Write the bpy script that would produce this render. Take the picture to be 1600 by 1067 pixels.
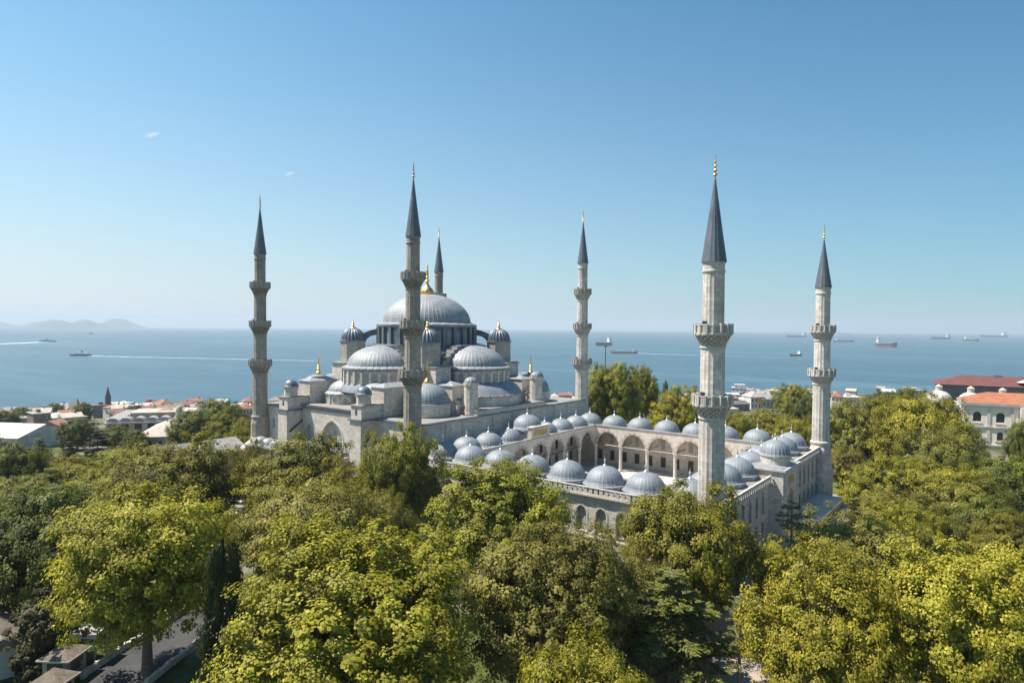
import bpy, math, random
import numpy as np
from mathutils import Vector, Matrix
PI = math.pi
R = math.radians
random.seed(7)
for o in list(bpy.data.objects):
    bpy.data.objects.remove(o)
scene = bpy.context.scene
col = scene.collection

# ------------------------------------------------------------------ camera
cam_d = bpy.data.cameras.new('camera')
cam_d.sensor_width = 36.0
cam_d.lens = 1024.2 / 1600 * 36.0
cam_d.clip_start = 1.0
cam_d.clip_end = 60000
camera = bpy.data.objects.new('camera', cam_d)
col.objects.link(camera)
yaw, pitch, roll = R(127.382), R(1.216), R(0.415)
fw = Vector((math.cos(yaw), math.sin(yaw), 0)); rt = Vector((math.sin(yaw), -math.cos(yaw), 0)); up = Vector((0, 0, 1))
f2 = math.cos(pitch) * fw - math.sin(pitch) * up
u2 = math.sin(pitch) * fw + math.cos(pitch) * up
r3 = math.cos(roll) * rt + math.sin(roll) * u2
u3 = -math.sin(roll) * rt + math.cos(roll) * u2
m = Matrix((r3, u3, -f2)).transposed().to_4x4()
m.translation = Vector((32.166, -87.598, 40.6))
camera.matrix_world = m
scene.camera = camera

# ------------------------------------------------------------------ sky, sun, exposure
SUN_ANG = R(210)                     # direction towards the sun, counter-clockwise from +x
SUN_EL = R(58)
world = bpy.data.worlds.new('World'); scene.world = world
world.use_nodes = True
wn = world.node_tree
sky = wn.nodes.new('ShaderNodeTexSky')
sky.sky_type = 'NISHITA'; sky.sun_disc = False
sky.sun_elevation = SUN_EL
sky.sun_rotation = (PI / 2 - SUN_ANG) % (2 * PI)
sky.air_density = 1.2; sky.dust_density = 0.4; sky.ozone_density = 5.0
sky.altitude = 80
bg = wn.nodes['Background']
SKY_STRENGTH = 0.11
SKY_GAIN = 0.66
# the summer haze layer of the whole sky: pale towards the horizon, paler on the sun's side
def wmath(op, a, b=None, clamp=False):
    n = wn.nodes.new('ShaderNodeMath'); n.operation = op; n.use_clamp = clamp
    for i, v in enumerate((a, b)):
        if v is None: continue
        if isinstance(v, (int, float)): n.inputs[i].default_value = v
        else: wn.links.new(v, n.inputs[i])
    return n.outputs[0]
def wmix(fac, a, b, bt='MIX'):
    n = wn.nodes.new('ShaderNodeMix'); n.data_type = 'RGBA'; n.blend_type = bt
    for s_, v in ((0, fac), (6, a), (7, b)):
        if isinstance(v, (int, float)): n.inputs[s_].default_value = v
        elif isinstance(v, tuple): n.inputs[s_].default_value = (*v, 1)
        else: wn.links.new(v, n.inputs[s_])
    return n.outputs[2]
tc = wn.nodes.new('ShaderNodeTexCoord')
sp = wn.nodes.new('ShaderNodeSeparateXYZ'); wn.links.new(tc.outputs['Generated'], sp.inputs[0])
zz = wmath('MAXIMUM', sp.outputs[2], 0.0)
hl = wmath('SQRT', wmath('MAXIMUM', wmath('SUBTRACT', 1.0, wmath('MULTIPLY', zz, zz)), 0.001))
dt = wmath('DIVIDE', wmath('ADD', wmath('MULTIPLY', sp.outputs[0], math.cos(SUN_ANG)), wmath('MULTIPLY', sp.outputs[1], math.sin(SUN_ANG))), hl)
g_ = wmath('MULTIPLY', wmath('ADD', dt, 1.0), 0.5, True)
K = SKY_GAIN / SKY_STRENGTH
base = wmix(1.0, sky.outputs[0], (0.36*SKY_GAIN, 0.97*SKY_GAIN, 1.05*SKY_GAIN), 'MULTIPLY')
gsun = wmix(g_, (0.42, 0.70, 0.80), (1.35, 1.22, 1.16))
base = wmix(1.0, base, gsun, 'MULTIPLY')
hz = wmix(g_, (0.36*K, 0.44*K, 0.545*K), (0.76*K, 0.78*K, 0.81*K))
ff = wmath('MULTIPLY', wmath('EXPONENT', wmath('MULTIPLY', zz, -4.3)), wmath('ADD', wmath('MULTIPLY', g_, 0.80), 0.40), True)
wn.links.new(wmix(ff, base, hz), bg.inputs['Color'])
bg.inputs['Strength'].default_value = SKY_STRENGTH
sl = bpy.data.lights.new('sun', 'SUN'); sl.energy = 5.0; sl.angle = R(0.5); sl.color = (1.0, 0.92, 0.80)
sun = bpy.data.objects.new('sun', sl); col.objects.link(sun)
sd = Vector((math.cos(SUN_ANG) * math.cos(SUN_EL), math.sin(SUN_ANG) * math.cos(SUN_EL), math.sin(SUN_EL)))
sun.rotation_euler = sd.to_track_quat('Z', 'Y').to_euler()
sun.location = (-200, -100, 300)
vs = scene.view_settings
vs.view_transform = 'Standard'; vs.look = 'None'; vs.gamma = 1.0; vs.use_curve_mapping = False
vs.exposure = 0.82
scene.cycles.use_denoising = True
scene.cycles.max_bounces = 6
scene.cycles.transparent_max_bounces = 8
scene.cycles.volume_bounces = 0

# ------------------------------------------------------------------ materials
def mat(name):
    m = bpy.data.materials.new(name); m.use_nodes = True
    nt = m.node_tree
    return m, nt, nt.nodes['Principled BSDF']

def nd(nt, t, **kw):
    n = nt.nodes.new(t)
    for k, v in kw.items():
        if hasattr(n, k): setattr(n, k, v)
        else: n.inputs[k].default_value = v
    return n

def c4(c): return (c[0], c[1], c[2], 1)

def mixc(nt, fac, a, b, bt='MIX'):
    n = nt.nodes.new('ShaderNodeMix'); n.data_type = 'RGBA'; n.blend_type = bt
    for s, v in ((0, fac), (6, a), (7, b)):
        if isinstance(v, (int, float)): n.inputs[s].default_value = v
        elif isinstance(v, (tuple, list)): n.inputs[s].default_value = c4(v)
        else: nt.links.new(v, n.inputs[s])
    return n.outputs[2]

def ramp(nt, fac, stops):
    n = nt.nodes.new('ShaderNodeValToRGB')
    el = n.color_ramp.elements
    while len(el) < len(stops): el.new(0.5)
    for e, (p, c) in zip(el, stops):
        e.position = p; e.color = c4(c) if not isinstance(c, (int, float)) else (c, c, c, 1)
    nt.links.new(fac, n.inputs[0])
    return n.outputs[0]

def noise(nt, vec, scale, detail=4, rough=0.55):
    n = nd(nt, 'ShaderNodeTexNoise'); n.inputs['Scale'].default_value = scale
    n.inputs['Detail'].default_value = detail; n.inputs['Roughness'].default_value = rough
    if vec is not None: nt.links.new(vec, n.inputs['Vector'])
    return n.outputs['Fac']

def math_(nt, op, a, b=None):
    n = nt.nodes.new('ShaderNodeMath'); n.operation = op
    for i, v in enumerate((a, b)):
        if v is None: continue
        if isinstance(v, (int, float)): n.inputs[i].default_value = v
        else: nt.links.new(v, n.inputs[i])
    return n.outputs[0]

def plain(name, c, rough=0.7, metal=0.0, var=0.12, scale=0.6, spec=0.4):
    m, nt, b = mat(name)
    g = nt.nodes.new('ShaderNodeNewGeometry')
    f = noise(nt, g.outputs['Position'], scale, 5)
    cc = ramp(nt, f, ((0.3, tuple(x * (1 - var) for x in c)), (0.7, tuple(min(1, x * (1 + var)) for x in c))))
    nt.links.new(cc, b.inputs['Base Color'])
    b.inputs['Roughness'].default_value = rough; b.inputs['Metallic'].default_value = metal
    b.inputs['Specular IOR Level'].default_value = spec
    return m

def stone(name, c, dark, round_=False, bw=1.1, rh=0.46, mortar=0.6, stain=0.5, streak=0.5):
    """ashlar stone: courses, block to block tone, weather stains"""
    m, nt, b = mat(name)
    if round_:
        tc = nt.nodes.new('ShaderNodeTexCoord'); pos = tc.outputs['Object']
    else:
        g = nt.nodes.new('ShaderNodeNewGeometry'); pos = g.outputs['Position']
    sep = nt.nodes.new('ShaderNodeSeparateXYZ'); nt.links.new(pos, sep.inputs[0])
    if round_:
        u = math_(nt, 'MULTIPLY', math_(nt, 'ARCTAN2', sep.outputs[1], sep.outputs[0]), 1.75)
    else:
        u = math_(nt, 'ADD', sep.outputs[0], sep.outputs[1])
    cmb = nt.nodes.new('ShaderNodeCombineXYZ')
    nt.links.new(u, cmb.inputs[0]); nt.links.new(sep.outputs[2], cmb.inputs[1])
    br = nt.nodes.new('ShaderNodeTexBrick')
    nt.links.new(cmb.outputs[0], br.inputs['Vector'])
    br.inputs['Scale'].default_value = 1.0
    br.inputs['Brick Width'].default_value = bw; br.inputs['Row Height'].default_value = rh
    br.inputs['Mortar Size'].default_value = 0.03; br.inputs['Mortar Smooth'].default_value = 0.6
    br.inputs['Color1'].default_value = c4(c)
    br.inputs['Color2'].default_value = c4(tuple(x * 0.58 + y * 0.42 for x, y in zip(c, dark)))
    br.inputs['Mortar'].default_value = c4(tuple(x * (1 - mortar) + y * mortar for x, y in zip(c, dark)))
    # weather stains: broad patches and vertical streaks
    n1 = noise(nt, pos, 0.22, 6, 0.62)
    f1 = ramp(nt, n1, ((0.42, 0.0), (0.72, 1.0)))
    mp = nt.nodes.new('ShaderNodeMapping'); mp.inputs['Scale'].default_value = (1.3, 1.3, 0.10)
    nt.links.new(pos, mp.inputs[0])
    n2 = noise(nt, mp.outputs[0], 1.0, 5, 0.6)
    f2_ = ramp(nt, n2, ((0.48, 0.0), (0.75, 1.0)))
    n3 = noise(nt, pos, 1.6, 4, 0.6)
    f3 = ramp(nt, n3, ((0.3, 0.82), (0.7, 1.12)))
    cc = mixc(nt, math_(nt, 'MULTIPLY', f1, stain), br.outputs['Color'], dark)
    cc = mixc(nt, math_(nt, 'MULTIPLY', f2_, streak), cc, tuple(x * 0.8 for x in dark))
    cc = mixc(nt, 1.0, cc, f3, 'MULTIPLY')
    nt.links.new(cc, b.inputs['Base Color'])
    b.inputs['Roughness'].default_value = 0.82
    b.inputs['Specular IOR Level'].default_value = 0.25
    bp = nt.nodes.new('ShaderNodeBump'); bp.inputs['Strength'].default_value = 0.35; bp.inputs['Distance'].default_value = 0.05
    hh = math_(nt, 'SUBTRACT', n3, math_(nt, 'MULTIPLY', br.outputs['Fac'], 0.9))
    nt.links.new(hh, bp.inputs['Height']); nt.links.new(bp.outputs[0], b.inputs['Normal'])
    return m

def lead(name, c, rough=0.42, metal=0.45, streak=0.35):
    """lead sheet: grey blue, oxide bloom and run-off streaks"""
    m, nt, b = mat(name)
    g = nt.nodes.new('ShaderNodeNewGeometry'); pos = g.outputs['Position']
    n1 = noise(nt, pos, 0.55, 6, 0.65)
    mp = nt.nodes.new('ShaderNodeMapping'); mp.inputs['Scale'].default_value = (2.4, 2.4, 0.35)
    nt.links.new(pos, mp.inputs[0])
    n2 = noise(nt, mp.outputs[0], 1.0, 5, 0.65)
    a = ramp(nt, n1, ((0.28, tuple(x * 0.72 for x in c)), (0.52, c), (0.75, tuple(x * 1.28 for x in c))))
    f = ramp(nt, n2, ((0.45, 0.0), (0.7, 1.0)))
    cc = mixc(nt, math_(nt, 'MULTIPLY', f, streak), a, (c[0] * 1.55, c[1] * 1.42, c[2] * 1.26))
    nt.links.new(cc, b.inputs['Base Color'])
    b.inputs['Metallic'].default_value = metal
    rr = ramp(nt, n2, ((0.3, rough - 0.06), (0.7, rough + 0.14)))
    nt.links.new(rr, b.inputs['Roughness'])
    bp = nt.nodes.new('ShaderNodeBump'); bp.inputs['Strength'].default_value = 0.18; bp.inputs['Distance'].default_value = 0.08
    nt.links.new(n1, bp.inputs['Height']); nt.links.new(bp.outputs[0], b.inputs['Normal'])
    return m

M = {}
M['stone'] = stone('pale_ashlar', (0.71, 0.645, 0.57), (0.34, 0.295, 0.25), stain=0.32, streak=0.30)
M['bounce_lit_stone'] = stone('bounce_lit_court_stone', (0.74, 0.66, 0.58), (0.42, 0.36, 0.30), stain=0.3, streak=0.25)  # warm bounce light of the court is put into this stone's colour
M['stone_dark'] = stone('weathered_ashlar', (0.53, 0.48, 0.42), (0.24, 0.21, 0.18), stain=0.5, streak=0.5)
M['trim'] = plain('pale_marble_trim', (0.52, 0.48, 0.43), 0.7, var=0.2, scale=1.1)
M['marble'] = plain('court_marble', (0.55, 0.53, 0.49), 0.5, var=0.14, scale=0.5)
M['min_white'] = stone('minaret_stone_pale', (0.72, 0.665, 0.595), (0.29, 0.26, 0.225), True, bw=0.9, rh=0.62, mortar=0.6, stain=0.6, streak=0.55)
M['min_grey'] = stone('minaret_stone_grey', (0.43, 0.385, 0.325), (0.18, 0.155, 0.125), True, bw=0.9, rh=0.55, mortar=0.6, stain=0.6, streak=0.55)
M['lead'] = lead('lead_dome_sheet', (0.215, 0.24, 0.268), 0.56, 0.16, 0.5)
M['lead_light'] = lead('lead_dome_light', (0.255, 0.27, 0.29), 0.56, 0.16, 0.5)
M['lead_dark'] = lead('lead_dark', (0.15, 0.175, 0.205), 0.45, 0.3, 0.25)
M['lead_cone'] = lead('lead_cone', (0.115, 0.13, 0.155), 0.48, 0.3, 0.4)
M['lead_flat'] = lead('lead_flat_roof', (0.25, 0.24, 0.225), 0.68, 0.05, 0.3)
M['gold'] = plain('gilded_copper', (0.90, 0.50, 0.15), 0.32, 1.0, 0.08)
M['bronze'] = plain('dull_bronze', (0.36, 0.25, 0.13), 0.45, 0.8, 0.15)
M['white_metal'] = plain('pale_finial_metal', (0.62, 0.62, 0.60), 0.4, 0.5, 0.1)
M['glass'] = plain('dark_window_glass', (0.035, 0.04, 0.048), 0.18, 0.0, 0.2, 2.0, 0.6)
M['shutter'] = plain('brown_wood_shutter', (0.10, 0.055, 0.035), 0.6, 0, 0.3, 2.0)
M['iron'] = plain('dark_iron', (0.05, 0.048, 0.045), 0.6, 0.4)
M['voussoir'] = plain('pink_voussoir', (0.43, 0.33, 0.27), 0.8, var=0.12)
M['void'] = plain('dark_opening', (0.045, 0.042, 0.04), 0.9)

def lattice(name, c, hole, scale):
    m, nt, b = mat(name)
    g = nt.nodes.new('ShaderNodeNewGeometry')
    sep = nt.nodes.new('ShaderNodeSeparateXYZ'); nt.links.new(g.outputs['Position'], sep.inputs[0])
    cmb = nt.nodes.new('ShaderNodeCombineXYZ')
    nt.links.new(math_(nt, 'ADD', sep.outputs[0], sep.outputs[1]), cmb.inputs[0]); nt.links.new(sep.outputs[2], cmb.inputs[1])
    v = nt.nodes.new('ShaderNodeTexVoronoi'); v.inputs['Scale'].default_value = scale; v.inputs['Randomness'].default_value = 0.0
    nt.links.new(cmb.outputs[0], v.inputs['Vector'])
    cc = ramp(nt, v.outputs['Distance'], ((0.30, hole), (0.40, c)))
    nt.links.new(cc, b.inputs['Base Color']); b.inputs['Roughness'].default_value = 0.8
    return m
M['lattice'] = lattice('pierced_stone_lattice', (0.52, 0.50, 0.46), (0.06, 0.055, 0.05), 3.6)
M['pierced'] = lattice('pierced_parapet_stone', (0.50, 0.465, 0.41), (0.10, 0.09, 0.075), 3.6)

# ------------------------------------------------------------------ mesh helpers
class MB:
    def __init__(s): s.v = []; s.f = []
    def add(s, vs_, fs):
        n = len(s.v); s.v += [tuple(p) for p in vs_]; s.f += [tuple(i + n for i in f) for f in fs]
    def box(s, x0, y0, z0, x1, y1, z1):
        s.add([(x0,y0,z0),(x1,y0,z0),(x1,y1,z0),(x0,y1,z0),(x0,y0,z1),(x1,y0,z1),(x1,y1,z1),(x0,y1,z1)],
              [(0,3,2,1),(4,5,6,7),(0,1,5,4),(1,2,6,5),(2,3,7,6),(3,0,4,7)])
        return s
    def obox(s, c, d, l, w, z0, z1):
        """box centred at c=(x,y), length l along unit d, width w across"""
        n = (-d[1], d[0]); P = []
        for a, b_ in ((-1,-1),(1,-1),(1,1),(-1,1)):
            P.append((c[0] + d[0]*a*l/2 + n[0]*b_*w/2, c[1] + d[1]*a*l/2 + n[1]*b_*w/2))
        return s.prism(P, z0, z1)
    def prism(s, poly, z0, z1):
        n = len(poly)
        s.add([(p[0],p[1],z0) for p in poly] + [(p[0],p[1],z1) for p in poly],
              [tuple(range(n-1,-1,-1)), tuple(range(n,2*n))] + [(i,(i+1)%n,n+(i+1)%n,n+i) for i in range(n)])
        return s
    def cone(s, poly, z0, top):
        """hip roof: polygon up to a point or to a ridge of two points (4-gon only)"""
        n = len(poly); b = [(p[0],p[1],z0) for p in poly]
        if len(top) == 1: s.add(b + list(top), [tuple(range(n-1,-1,-1))] + [(i,(i+1)%n,n) for i in range(n)])
        else: s.add(b + list(top), [(3,2,1,0),(0,1,5,4),(1,2,5),(2,3,4,5),(3,0,4)])
        return s
    def lathe(s, prof, n=32, c=(0,0), a0=0.0, a1=2*PI, mod=None, cap=True):
        full = abs(a1 - a0 - 2*PI) < 1e-6
        k = n if full else n + 1
        V = []; F = []
        for j, (r, z) in enumerate(prof):
            for i in range(k):
                t = a0 + (a1 - a0) * i / n
                q = r * (mod(i, j) if mod else 1.0)
                V.append((c[0] + q*math.cos(t), c[1] + q*math.sin(t), z))
        for j in range(len(prof)-1):
            for i in range(n):
                i2 = (i+1) % k
                F.append((j*k+i, j*k+i2, (j+1)*k+i2, (j+1)*k+i))
        if cap:
            F.append(tuple(range(k-1,-1,-1))); L = (len(prof)-1)*k; F.append(tuple(range(L, L+k)))
        s.add(V, F); return s
    def tube(s, p, q, r0, r1=None, n=6):
        r1 = r0 if r1 is None else r1
        p = Vector(p); q = Vector(q); d = (q-p).normalized()
        a = d.orthogonal().normalized(); b = d.cross(a)
        V = [tuple(c + (a*math.cos(2*PI*i/n) + b*math.sin(2*PI*i/n))*r) for c, r in ((p,r0),(q,r1)) for i in range(n)]
        s.add(V, [(i,(i+1)%n,n+(i+1)%n,n+i) for i in range(n)] + [tuple(range(n-1,-1,-1)), tuple(range(n,2*n))]); return s
    def mesh(s, name, material, smooth=None):
        me = bpy.data.meshes.new(name); me.from_pydata(s.v, [], s.f); me.update()
        me.materials.append(M[material] if isinstance(material, str) else material)
        if smooth:
            me.shade_smooth()
            try: me.set_sharp_from_angle(angle=R(smooth))
            except Exception: pass
        return me

def tag(o, label=None, cat=None, group=None, kind=None):
    for k, v in (('label', label), ('category', cat), ('group', group), ('kind', kind)):
        if v: o[k] = v
    return o

def thing(name, label, cat, loc=(0,0,0), group=None, rz=0):
    o = bpy.data.objects.new(name, None); col.objects.link(o); o.location = loc; o.rotation_euler = (0,0,rz)
    o.empty_display_size = 0.5
    return tag(o, label, cat, group)

def part(name, mb, material, parent=None, loc=None, smooth=None, rz=0, local=False):
    """local=False: mesh is in world coordinates and parent is an unrotated Empty; local=True: coordinates of the parent"""
    me = mb if isinstance(mb, bpy.types.Mesh) else mb.mesh(name, material, smooth)
    o = bpy.data.objects.new(name, me); col.objects.link(o)
    if loc is not None: o.location = loc
    o.rotation_euler = (0,0,rz)
    if parent is not None:
        o.parent = parent
        if not local: o.matrix_parent_inverse = Matrix.Translation(-Vector(parent.location))
    return o

def copy_tree(o, parent=None):
    c = o.copy(); col.objects.link(c); c.parent = parent
    for ch in o.children: copy_tree(ch, c)
    return c

def arch_curve(w, zs, za, n=10):
    """pointed arch from (-w/2, zs) over (0, za) to (w/2, zs)"""
    a = w/2; hgt = za - zs
    rr = (a*a + hgt*hgt) / (2*a)          # arc centred on the springing line
    pts = []
    tmax = math.atan2(hgt, -(a - rr)) if True else 0
    cxr = -a + rr
    th1 = math.atan2(hgt, 0 - cxr)
    for i in range(n+1):
        t = PI + (th1 - PI) * i / n
        pts.append((cxr + rr*math.cos(t), zs + rr*math.sin(t)))
    return pts + [(-x, z) for x, z in reversed(pts[:-1])]

def wall(mb, P, D, L, z0, z1, ops, depth=0.4, back=True):
    """one wall face from P along D with real openings; outside is to the right of D.
    ops: (t, width, z_bottom, z_spring, z_apex); z_apex None = flat lintel. Returns list of pane outlines."""
    N = (D[1], -D[0]); panes = []
    def pt(t, z, k=0.0): return (P[0] + D[0]*t - N[0]*k, P[1] + D[1]*t - N[1]*k, z)
    def quad(a, b, c, d): mb.add([a,b,c,d], [(0,1,2,3)])
    t = 0.0
    for tc, w, zb, zs, za in sorted(ops):
        l, r = tc - w/2, tc + w/2
        if l > t + 1e-4: quad(pt(t,z0), pt(l,z0), pt(l,z1), pt(t,z1))
        if zb > z0 + 1e-4: quad(pt(l,z0), pt(r,z0), pt(r,zb), pt(l,zb))
        cur = [(-w/2, zs), (w/2, zs)] if za is None else arch_curve(w, zs, za, 7)
        for (x0, y0), (x1, y1) in zip(cur[:-1], cur[1:]):
            quad(pt(tc+x0,y0), pt(tc+x1,y1), pt(tc+x1,z1), pt(tc+x0,z1))
        loop = [(-w/2, zb)] + cur + [(w/2, zb)] if zs > zb + 1e-4 else cur
        for (x0, y0), (x1, y1) in zip(loop, loop[1:] + loop[:1]):
            quad(pt(tc+x0,y0), pt(tc+x0,y0,depth), pt(tc+x1,y1,depth), pt(tc+x1,y1))
        panes.append([pt(tc+x, y, depth*0.92) for x, y in loop])
        t = r
    if L > t + 1e-4: quad(pt(t,z0), pt(L,z0), pt(L,z1), pt(t,z1))
    return panes

def pane_mesh(pts):
    mb = MB(); mb.add(pts, [tuple(range(len(pts)))]); return mb

# ------------------------------------------------------------------ terrain, sea, islands
SEA = -36.0
def hgt(x, y):
    s = -((x+32)*-.797 + (y-898)*.603)
    a = min(1, max(0, (560-s)/130)); t = min(1, max(0, (430-s)/415))
    z = 5 - 5*a*a*(3-2*a) - 34.5*(t*t*(3-2*t)*.35 + t*.65)
    if s < 15: z -= min(10, (15-s)*0.6)
    return z

def ground_material():
    m, nt, b = mat('ground_soil_and_grass')
    g = nt.nodes.new('ShaderNodeNewGeometry'); pos = g.outputs['Position']
    n1 = noise(nt, pos, 0.035, 5); n2 = noise(nt, pos, 0.6, 5); n3 = noise(nt, pos, 6.0, 3)
    grass = ramp(nt, n2, ((0.3, (0.05, 0.065, 0.018)), (0.7, (0.10, 0.115, 0.03))))
    soil = ramp(nt, n2, ((0.3, (0.15, 0.13, 0.10)), (0.7, (0.24, 0.21, 0.17))))
    f = ramp(nt, n1, ((0.50, 0.0), (0.56, 1.0)))
    cc = mixc(nt, f, grass, soil)
    cc = mixc(nt, 1.0, cc, ramp(nt, n3, ((0.3, 0.75), (0.7, 1.15))), 'MULTIPLY')
    nt.links.new(cc, b.inputs['Base Color']); b.inputs['Roughness'].default_value = 0.95
    b.inputs['Specular IOR Level'].default_value = 0.15
    return m
M['ground'] = ground_material()

def build_ground():
    xs = [-2600, -1600, -1100] + list(range(-900, 301, 25)) + [400, 600, 1000, 1600]
    ys = [-1600, -1000, -600, -400, -300] + list(range(-250, 1101, 25)) + [1300, 1700, 2600]
    mb = MB()
    for y in ys:
        for x in xs: mb.v.append((x, y, hgt(x, y)))
    k = len(xs)
    for j in range(len(ys)-1):
        for i in range(k-1): mb.f.append((j*k+i, j*k+i+1, (j+1)*k+i+1, (j+1)*k+i))
    tag(part('ground', mb, 'ground', smooth=180), kind='structure')
build_ground()

def water_material():
    m, nt, b = mat('sea_water')
    g = nt.nodes.new('ShaderNodeNewGeometry'); pos = g.outputs['Position']
    # long wind lanes lying across the view, then chop
    mp = nt.nodes.new('ShaderNodeMapping'); mp.inputs['Rotation'].default_value = (0, 0, R(-38)); mp.inputs['Scale'].default_value = (0.00035, 0.0045, 1)
    nt.links.new(pos, mp.inputs[0])
    n1 = noise(nt, mp.outputs[0], 1.0, 6, 0.6)
    n2 = noise(nt, pos, 0.02, 5, 0.6)
    n3 = noise(nt, pos, 0.12, 4, 0.6)
    cc = ramp(nt, n1, ((0.30, (0.026, 0.066, 0.096)), (0.50, (0.046, 0.100, 0.134)), (0.62, (0.066, 0.132, 0.166)), (0.78, (0.095, 0.168, 0.200))))
    cc = mixc(nt, 1.0, cc, ramp(nt, n2, ((0.3, 0.86), (0.7, 1.14))), 'MULTIPLY')
    nt.links.new(cc, b.inputs['Base Color'])
    rr = ramp(nt, n1, ((0.3, 0.30), (0.7, 0.46)))
    nt.links.new(rr, b.inputs['Roughness'])
    b.inputs['Specular IOR Level'].default_value = 0.5
    b.inputs['IOR'].default_value = 1.33
    bp = nt.nodes.new('ShaderNodeBump'); bp.inputs['Strength'].default_value = 0.5; bp.inputs['Distance'].default_value = 1.2
    nt.links.new(math_(nt, 'ADD', n2, math_(nt, 'MULTIPLY', n3, 0.4)), bp.inputs['Height']); nt.links.new(bp.outputs[0], b.inputs['Normal'])
    return m
M['water'] = water_material()
mb = MB()
rings = [0, 300, 800, 1500, 3000, 6000, 12000, 20000]
mb.lathe([(max(r, 0.1), SEA) for r in rings], 128, (32, -87), cap=False)
mb.f = [f[::-1] for f in mb.f]
tag(part('sea', mb, 'water'), kind='structure')

def island(name, ang0, ang1, dist, peaks, depth=900):
    """low wooded island; ang in degrees counter-clockwise from +x seen from the camera spot, peaks=(fraction, height, width)"""
    nu, nv = 60, 14
    mb = MB(); rnd = random.Random(hash(name) % 999)
    ph = [rnd.uniform(0, 6) for _ in range(6)]
    for j in range(nv+1):
        for i in range(nu+1):
            u = i/nu; v = j/nv
            a = R(ang0 + (ang1-ang0)*u); d = dist + (v-0.5)*depth
            ridge = max(hh*math.exp(-((u-p)/w)**2) for p, hh, w in peaks)
            ridge += 5*math.sin(u*31+ph[0]) + 3*math.sin(u*67+ph[1]+v*5)
            env = math.sin(PI*v)**0.8 * min(1, u*9, (1-u)*9)
            mb.v.append((32+math.cos(a)*d, -87+math.sin(a)*d, SEA-2+max(0, ridge*env)))
    for j in range(nv):
        for i in range(nu):
            a = j*(nu+1)+i; mb.f.append((a, a+nu+1, a+nu+2, a+1))
    o = part(name, mb, 'island', smooth=180)
    return tag(o, kind='structure')
M['island'] = plain('island_scrub', (0.07, 0.085, 0.05), 0.95, var=0.3, scale=0.01)

# ------------------------------------------------------------------ shared pieces: finials, ribbed domes
def finial_profile(h, r, balls=4, base=True):
    p = []
    if base: p += [(r*1.5, 0), (r*1.9, h*0.05), (r*1.7, h*0.12), (r*0.8, h*0.19), (r*0.35, h*0.25)]
    else: p += [(r*0.5, 0), (r*0.3, h*0.1)]
    z = h*(0.27 if base else 0.12); rem = h*0.80 - z
    for i in range(balls):
        b = r*(1.0 - 0.16*i); st = rem/balls
        p += [(r*0.3, z), (b*0.8, z+st*0.22), (b, z+st*0.42), (b*0.8, z+st*0.62), (r*0.28, z+st*0.84)]
        z += st
    p += [(r*0.2, z), (r*0.24, h*0.88), (r*0.02, h)]
    return p

_meshes = {}
def finial_mesh(h, r, material, balls=4, base=True):
    k = ('fin', h, r, material, balls, base)
    if k not in _meshes: _meshes[k] = MB().lathe(finial_profile(h, r, balls, base), 10).mesh('finial', material, 50)
    return _meshes[k]

def ribbed_dome(r, h, ribs, rings=9, eave=0.06, rib=0.022, e=1.0, flute=0.0, lip=0.18, zbulge=0.0):
    """lead dome with standing seams; e>1 makes the crown more pointed"""
    n = ribs*5 if not flute else ribs*4
    prof = []
    if eave: prof += [(r*(1+eave), -lip), (r*(1+eave), -lip*0.35), (r*(1+eave*0.35), lip*0.35)]
    for i in range(rings+1):
        t = (PI/2)*i/rings
        rr = r*math.cos(t)**e; zz = h*math.sin(t)
        if eave and i == 0: continue
        prof.append((max(rr, 0.03), zz + (lip*0.3 if i < rings else 0)))
    if flute: mod = lambda i, j: 1 + flute*(abs(math.sin(PI*i/4.0))-0.6)
    else: mod = lambda i, j: (1+rib) if i % 5 == 0 else 1.0
    return MB().lathe(prof, n, mod=mod)

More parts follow.
